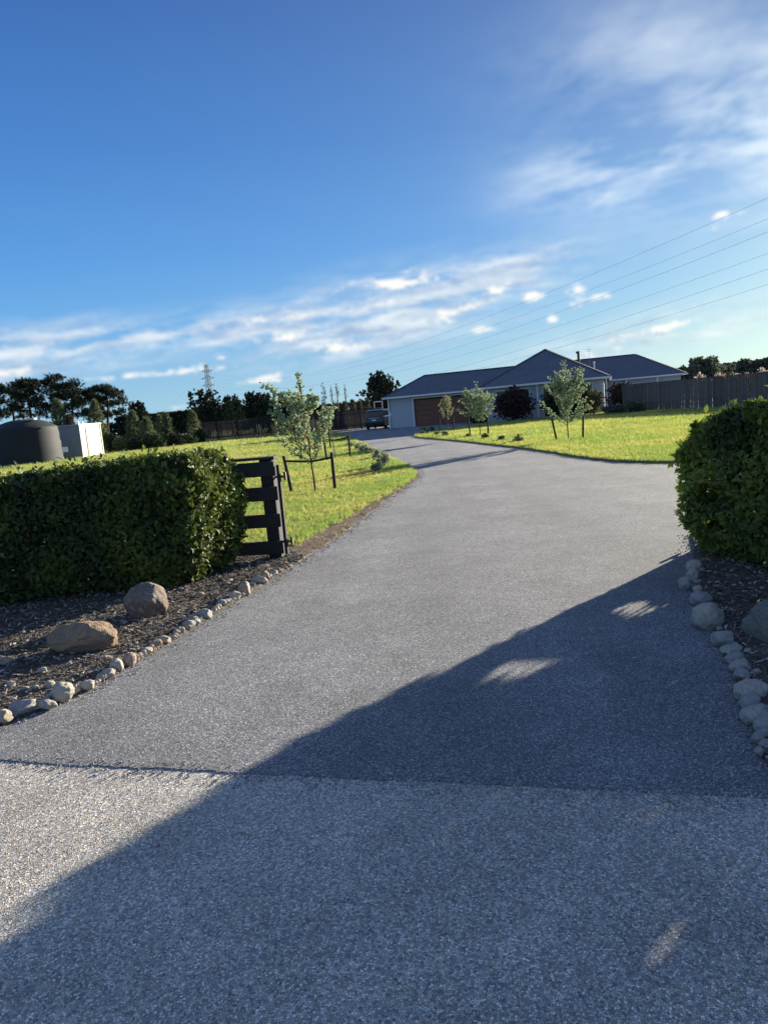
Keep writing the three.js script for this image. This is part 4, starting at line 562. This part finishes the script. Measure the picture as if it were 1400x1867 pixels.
[['leftmost bare slim tree behind the young tree', -8, -120, 6.4, 1.2], ['second bare slim tree left of the dark big tree', -6.8, -122, 6.1, .9], ['third bare slim tree left of the dark big tree', -5.7, -118, 6.1, 1.0], ['rightmost bare slim tree left of the dark big tree', -4.7, -125, 5.7, .9]].forEach(([l, x, z, H, w], i) => {
  const t = thing('slim_tree', l, 'tree', [x, 0, z], 0, 'slim bare trees in the distance'), wood = [limb([V(0, -.1, 0), V(.05, H * .5, 0), V(0, H, 0)], [.09, .06, .015], 6)], list = [];
  for (let k = 0; k < 46; k++) { const y = H * rr(.15, .95), a = rr(0, 6.28), q = w * .5 * (1 - .7 * y / H), e = V(Math.cos(a) * q, y + rr(.3, .8), Math.sin(a) * q); wood.push(limb([V(0, y, 0), e], [.022, .008], 4)); clump(list, e, .12, .22, .12, i ? 3 : 9, .6, ...(i ? [[.07, .06, .04], [.12, .1, .06]] : GR.dark), { up: 1 }); }
  mesh('trunk', merge(wood), twigMat, t); foliage(t, coneGeo, farMat, list);
});
// right hand side beyond the fence
[['spiky bare topped tree right of the house roof', 36.3, -82, 4.4, 4.6, 12], ['low tree joining the house roof corner', 33.6, -80, 3.5, 2.8, 5], ['small tree top rising above the right shelterbelt', 44.6, -90, 4.0, 2.0, 5], ['small tree top at the right frame edge above the shelterbelt', 47.8, -90, 4.1, 2.0, 5], ['low dark tree between spiky tree and shelterbelt', 39.4, -84, 3.4, 2.8, 3]].forEach(([l, x, z, h, w, sp]) => roundTree('garden_tree', l, x, z, h * .88, w, 650, [[.10, .12, .08], [.2, .21, .13]], 'trees beyond the right fence', { mat: softMat, spikes: sp * 3, low: .25 }));  // crown colours lightened to stand in for lens glare
function belt(name, label, x0, z0, x1, z1, h, d, n, s, cols, kind) { const t = thing(name, label, 'shelterbelt', [x0, 0, z0]); const list = []; const len = Math.hypot(x1 - x0, z1 - z0); for (let i = 0; i < n; i++) { const f = R(), w = rr(-.5, .5) * d, top = h * (1 + .05 * n3(f * len * .35, 1, z0)), y = R() < .35 ? top * rr(.93, 1.02) : rr(.05, 1) * top; const px = lerp(0, x1 - x0, f) - (z1 - z0) / len * w, pz = lerp(0, z1 - z0, f) + (x1 - x0) / len * w; const ax = rdir(); ax.y += .8; list.push([orient(V(px, y, pz), ax, rdir(), s * rr(.7, 1.3)), mixc(...cols, R(), rr(.75, 1.25))]); } const wood = []; for (let f = .02; f < 1; f += 3 / len) wood.push(limb([V((x1 - x0) * f, -.1, (z1 - z0) * f), V((x1 - x0) * f, h * .8, (z1 - z0) * f)], [.12, .05], 5)); mesh('trunks', merge(wood), darkBark, t).userData.kind = 'stuff'; foliage(t, broadGeo, farMat, list, 'foliage'); if (kind) t.userData.kind = kind; return t; }
belt('shelterbelt', 'clipped dark shelterbelt hedge beyond the right fence', 40.5, -101, 60, -72, 3.25, 1.6, 6500, 1.3, [[.11, .12, .09], [.19, .18, .13]]);  // foliage colour lightened along with the garden trees, for the same glare
belt('shelterbelt', 'flat topped dark shelterbelt far behind the boundary conifers', -52, -152, -24, -146, 4.3, 2, 6000, 1.7, GR.dark);
belt('distant_trees', 'distant line of trees along the horizon', -190, -262, 130, -300, 4.4, 8, 16000, 3.2, GR.dark, 'stuff');
for (let k = 0; k < 13; k++) { const f = k / 12, x = lerp(19.3, 27.5, f) + rr(.1, .4), z = lerp(-46.3, -31.4, f); bush('flowering_shrub', k < 4 ? `pinkish cream shrub over the right fence, ${ORD[k]} from the house` : `pale cream shrub over the right fence, ${ORD[k]} from the house`, 'shrub', x + .9, z - .4, 2.07 + rr(-.08, .05), 1.6, 360, ...(k < 4 ? [[.42, .3, .25], [.62, .55, .45]] : [[.24, .21, .14], [.55, .48, .36]]), shrubGeo, softMat, 1.1, k < 4 ? 'pinkish shrubs behind the fence' : 'cream shrubs behind the fence'); }

// ---------- pylons and power lines ----------
const steel = std({ color: lin(.13, .14, .15), roughness: .8 });
function pylon(label, x, z) {
  const t = thing('pylon', label, 'pylon', [x, 0, z], Math.atan2(190, 445) * -1, 'transmission pylons'); const H = 39, at = y => y < 24 ? lerp(3.4, 1.2, y / 24) : lerp(1.2, .75, (y - 24) / 15); const legs = [], brace = [], ys = [0, 6, 11.5, 16.5, 20.5, 24, 27, 30, 33, 36, 39]; const c = [[-1, -1], [1, -1], [1, 1], [-1, 1]];
  for (let i = 0; i < ys.length - 1; i++) { const a = at(ys[i]), b = at(ys[i + 1]); c.forEach(([p, q], k) => { const [p2, q2] = c[(k + 1) % 4]; legs.push(bar(V(p * a, ys[i], q * a), V(p * b, ys[i + 1], q * b)  , .2)); brace.push(bar(V(p * a, ys[i], q * a), V(p2 * b, ys[i + 1], q2 * b), .13), bar(V(p2 * a, ys[i], q2 * a), V(p * b, ys[i + 1], q * b), .13)); }); }
  mesh('legs', merge(legs), steel, t); mesh('bracing', merge(brace), steel, t);
  for (const [y, w] of [[34.6, 4.2], [30.2, 5.2], [25.8, 4.6]]) for (const s of [-1, 1]) { mesh('cross_arm', merge([bar(V(s * .8, y + 1.2, .7), V(s * w, y, 0), .16), bar(V(s * .8, y + 1.2, -.7), V(s * w, y, 0), .16), bar(V(s * .8, y - .2, .7), V(s * w, y, 0), .16), bar(V(s * .8, y - .2, -.7), V(s * w, y, 0), .16)]), steel, t); mesh('insulator', bar(V(s * w, y, 0), V(s * w, y - 1.4, 0), .2), std({ color: lin(.2, .16, .13), roughness: .4 }), t); }
  return t;
}
const towers = [[-292, -914], [-102, -469], [88, -24]];
pylon('faint far pylon seen above the trees near the shed', ...towers[0]); pylon('steel lattice pylon rising behind the broad dark tree', ...towers[1]); pylon('pylon carrying the wires on beyond the right frame edge', ...towers[2]);
const wireMat = std({ color: lin(.25, .26, .28), roughness: .6 });
const nrm = [445 / 484, -(-190) / 484];   // sideways of the line
for (const [y, w, nm] of [[33.2, 4.2, 'top'], [28.8, 5.2, 'middle'], [24.4, 4.6, 'bottom']]) for (const s of [-1, 1]) {
  const pts = []; for (const [k, sag] of [[0, 15], [1, 16.5]]) { const [ax, az] = towers[k], [bx, bz] = towers[k + 1]; for (let i = 0; i <= 60; i++) { if (k && !i) continue; const f = i / 60; pts.push(V(lerp(ax, bx, f) + nrm[0] * w * s, y - 4 * sag * f * (1 - f), lerp(az, bz, f) - nrm[1] * w * s)); } }
  tag(mesh('power_line', limb(pts, pts.map(() => .017), 5), wireMat), `${nm} power line on the ${s < 0 ? 'near' : 'far'} side of the pylons crossing the sky`, 'power line', 'power lines across the sky');
}
renderer.render(scene, camera);
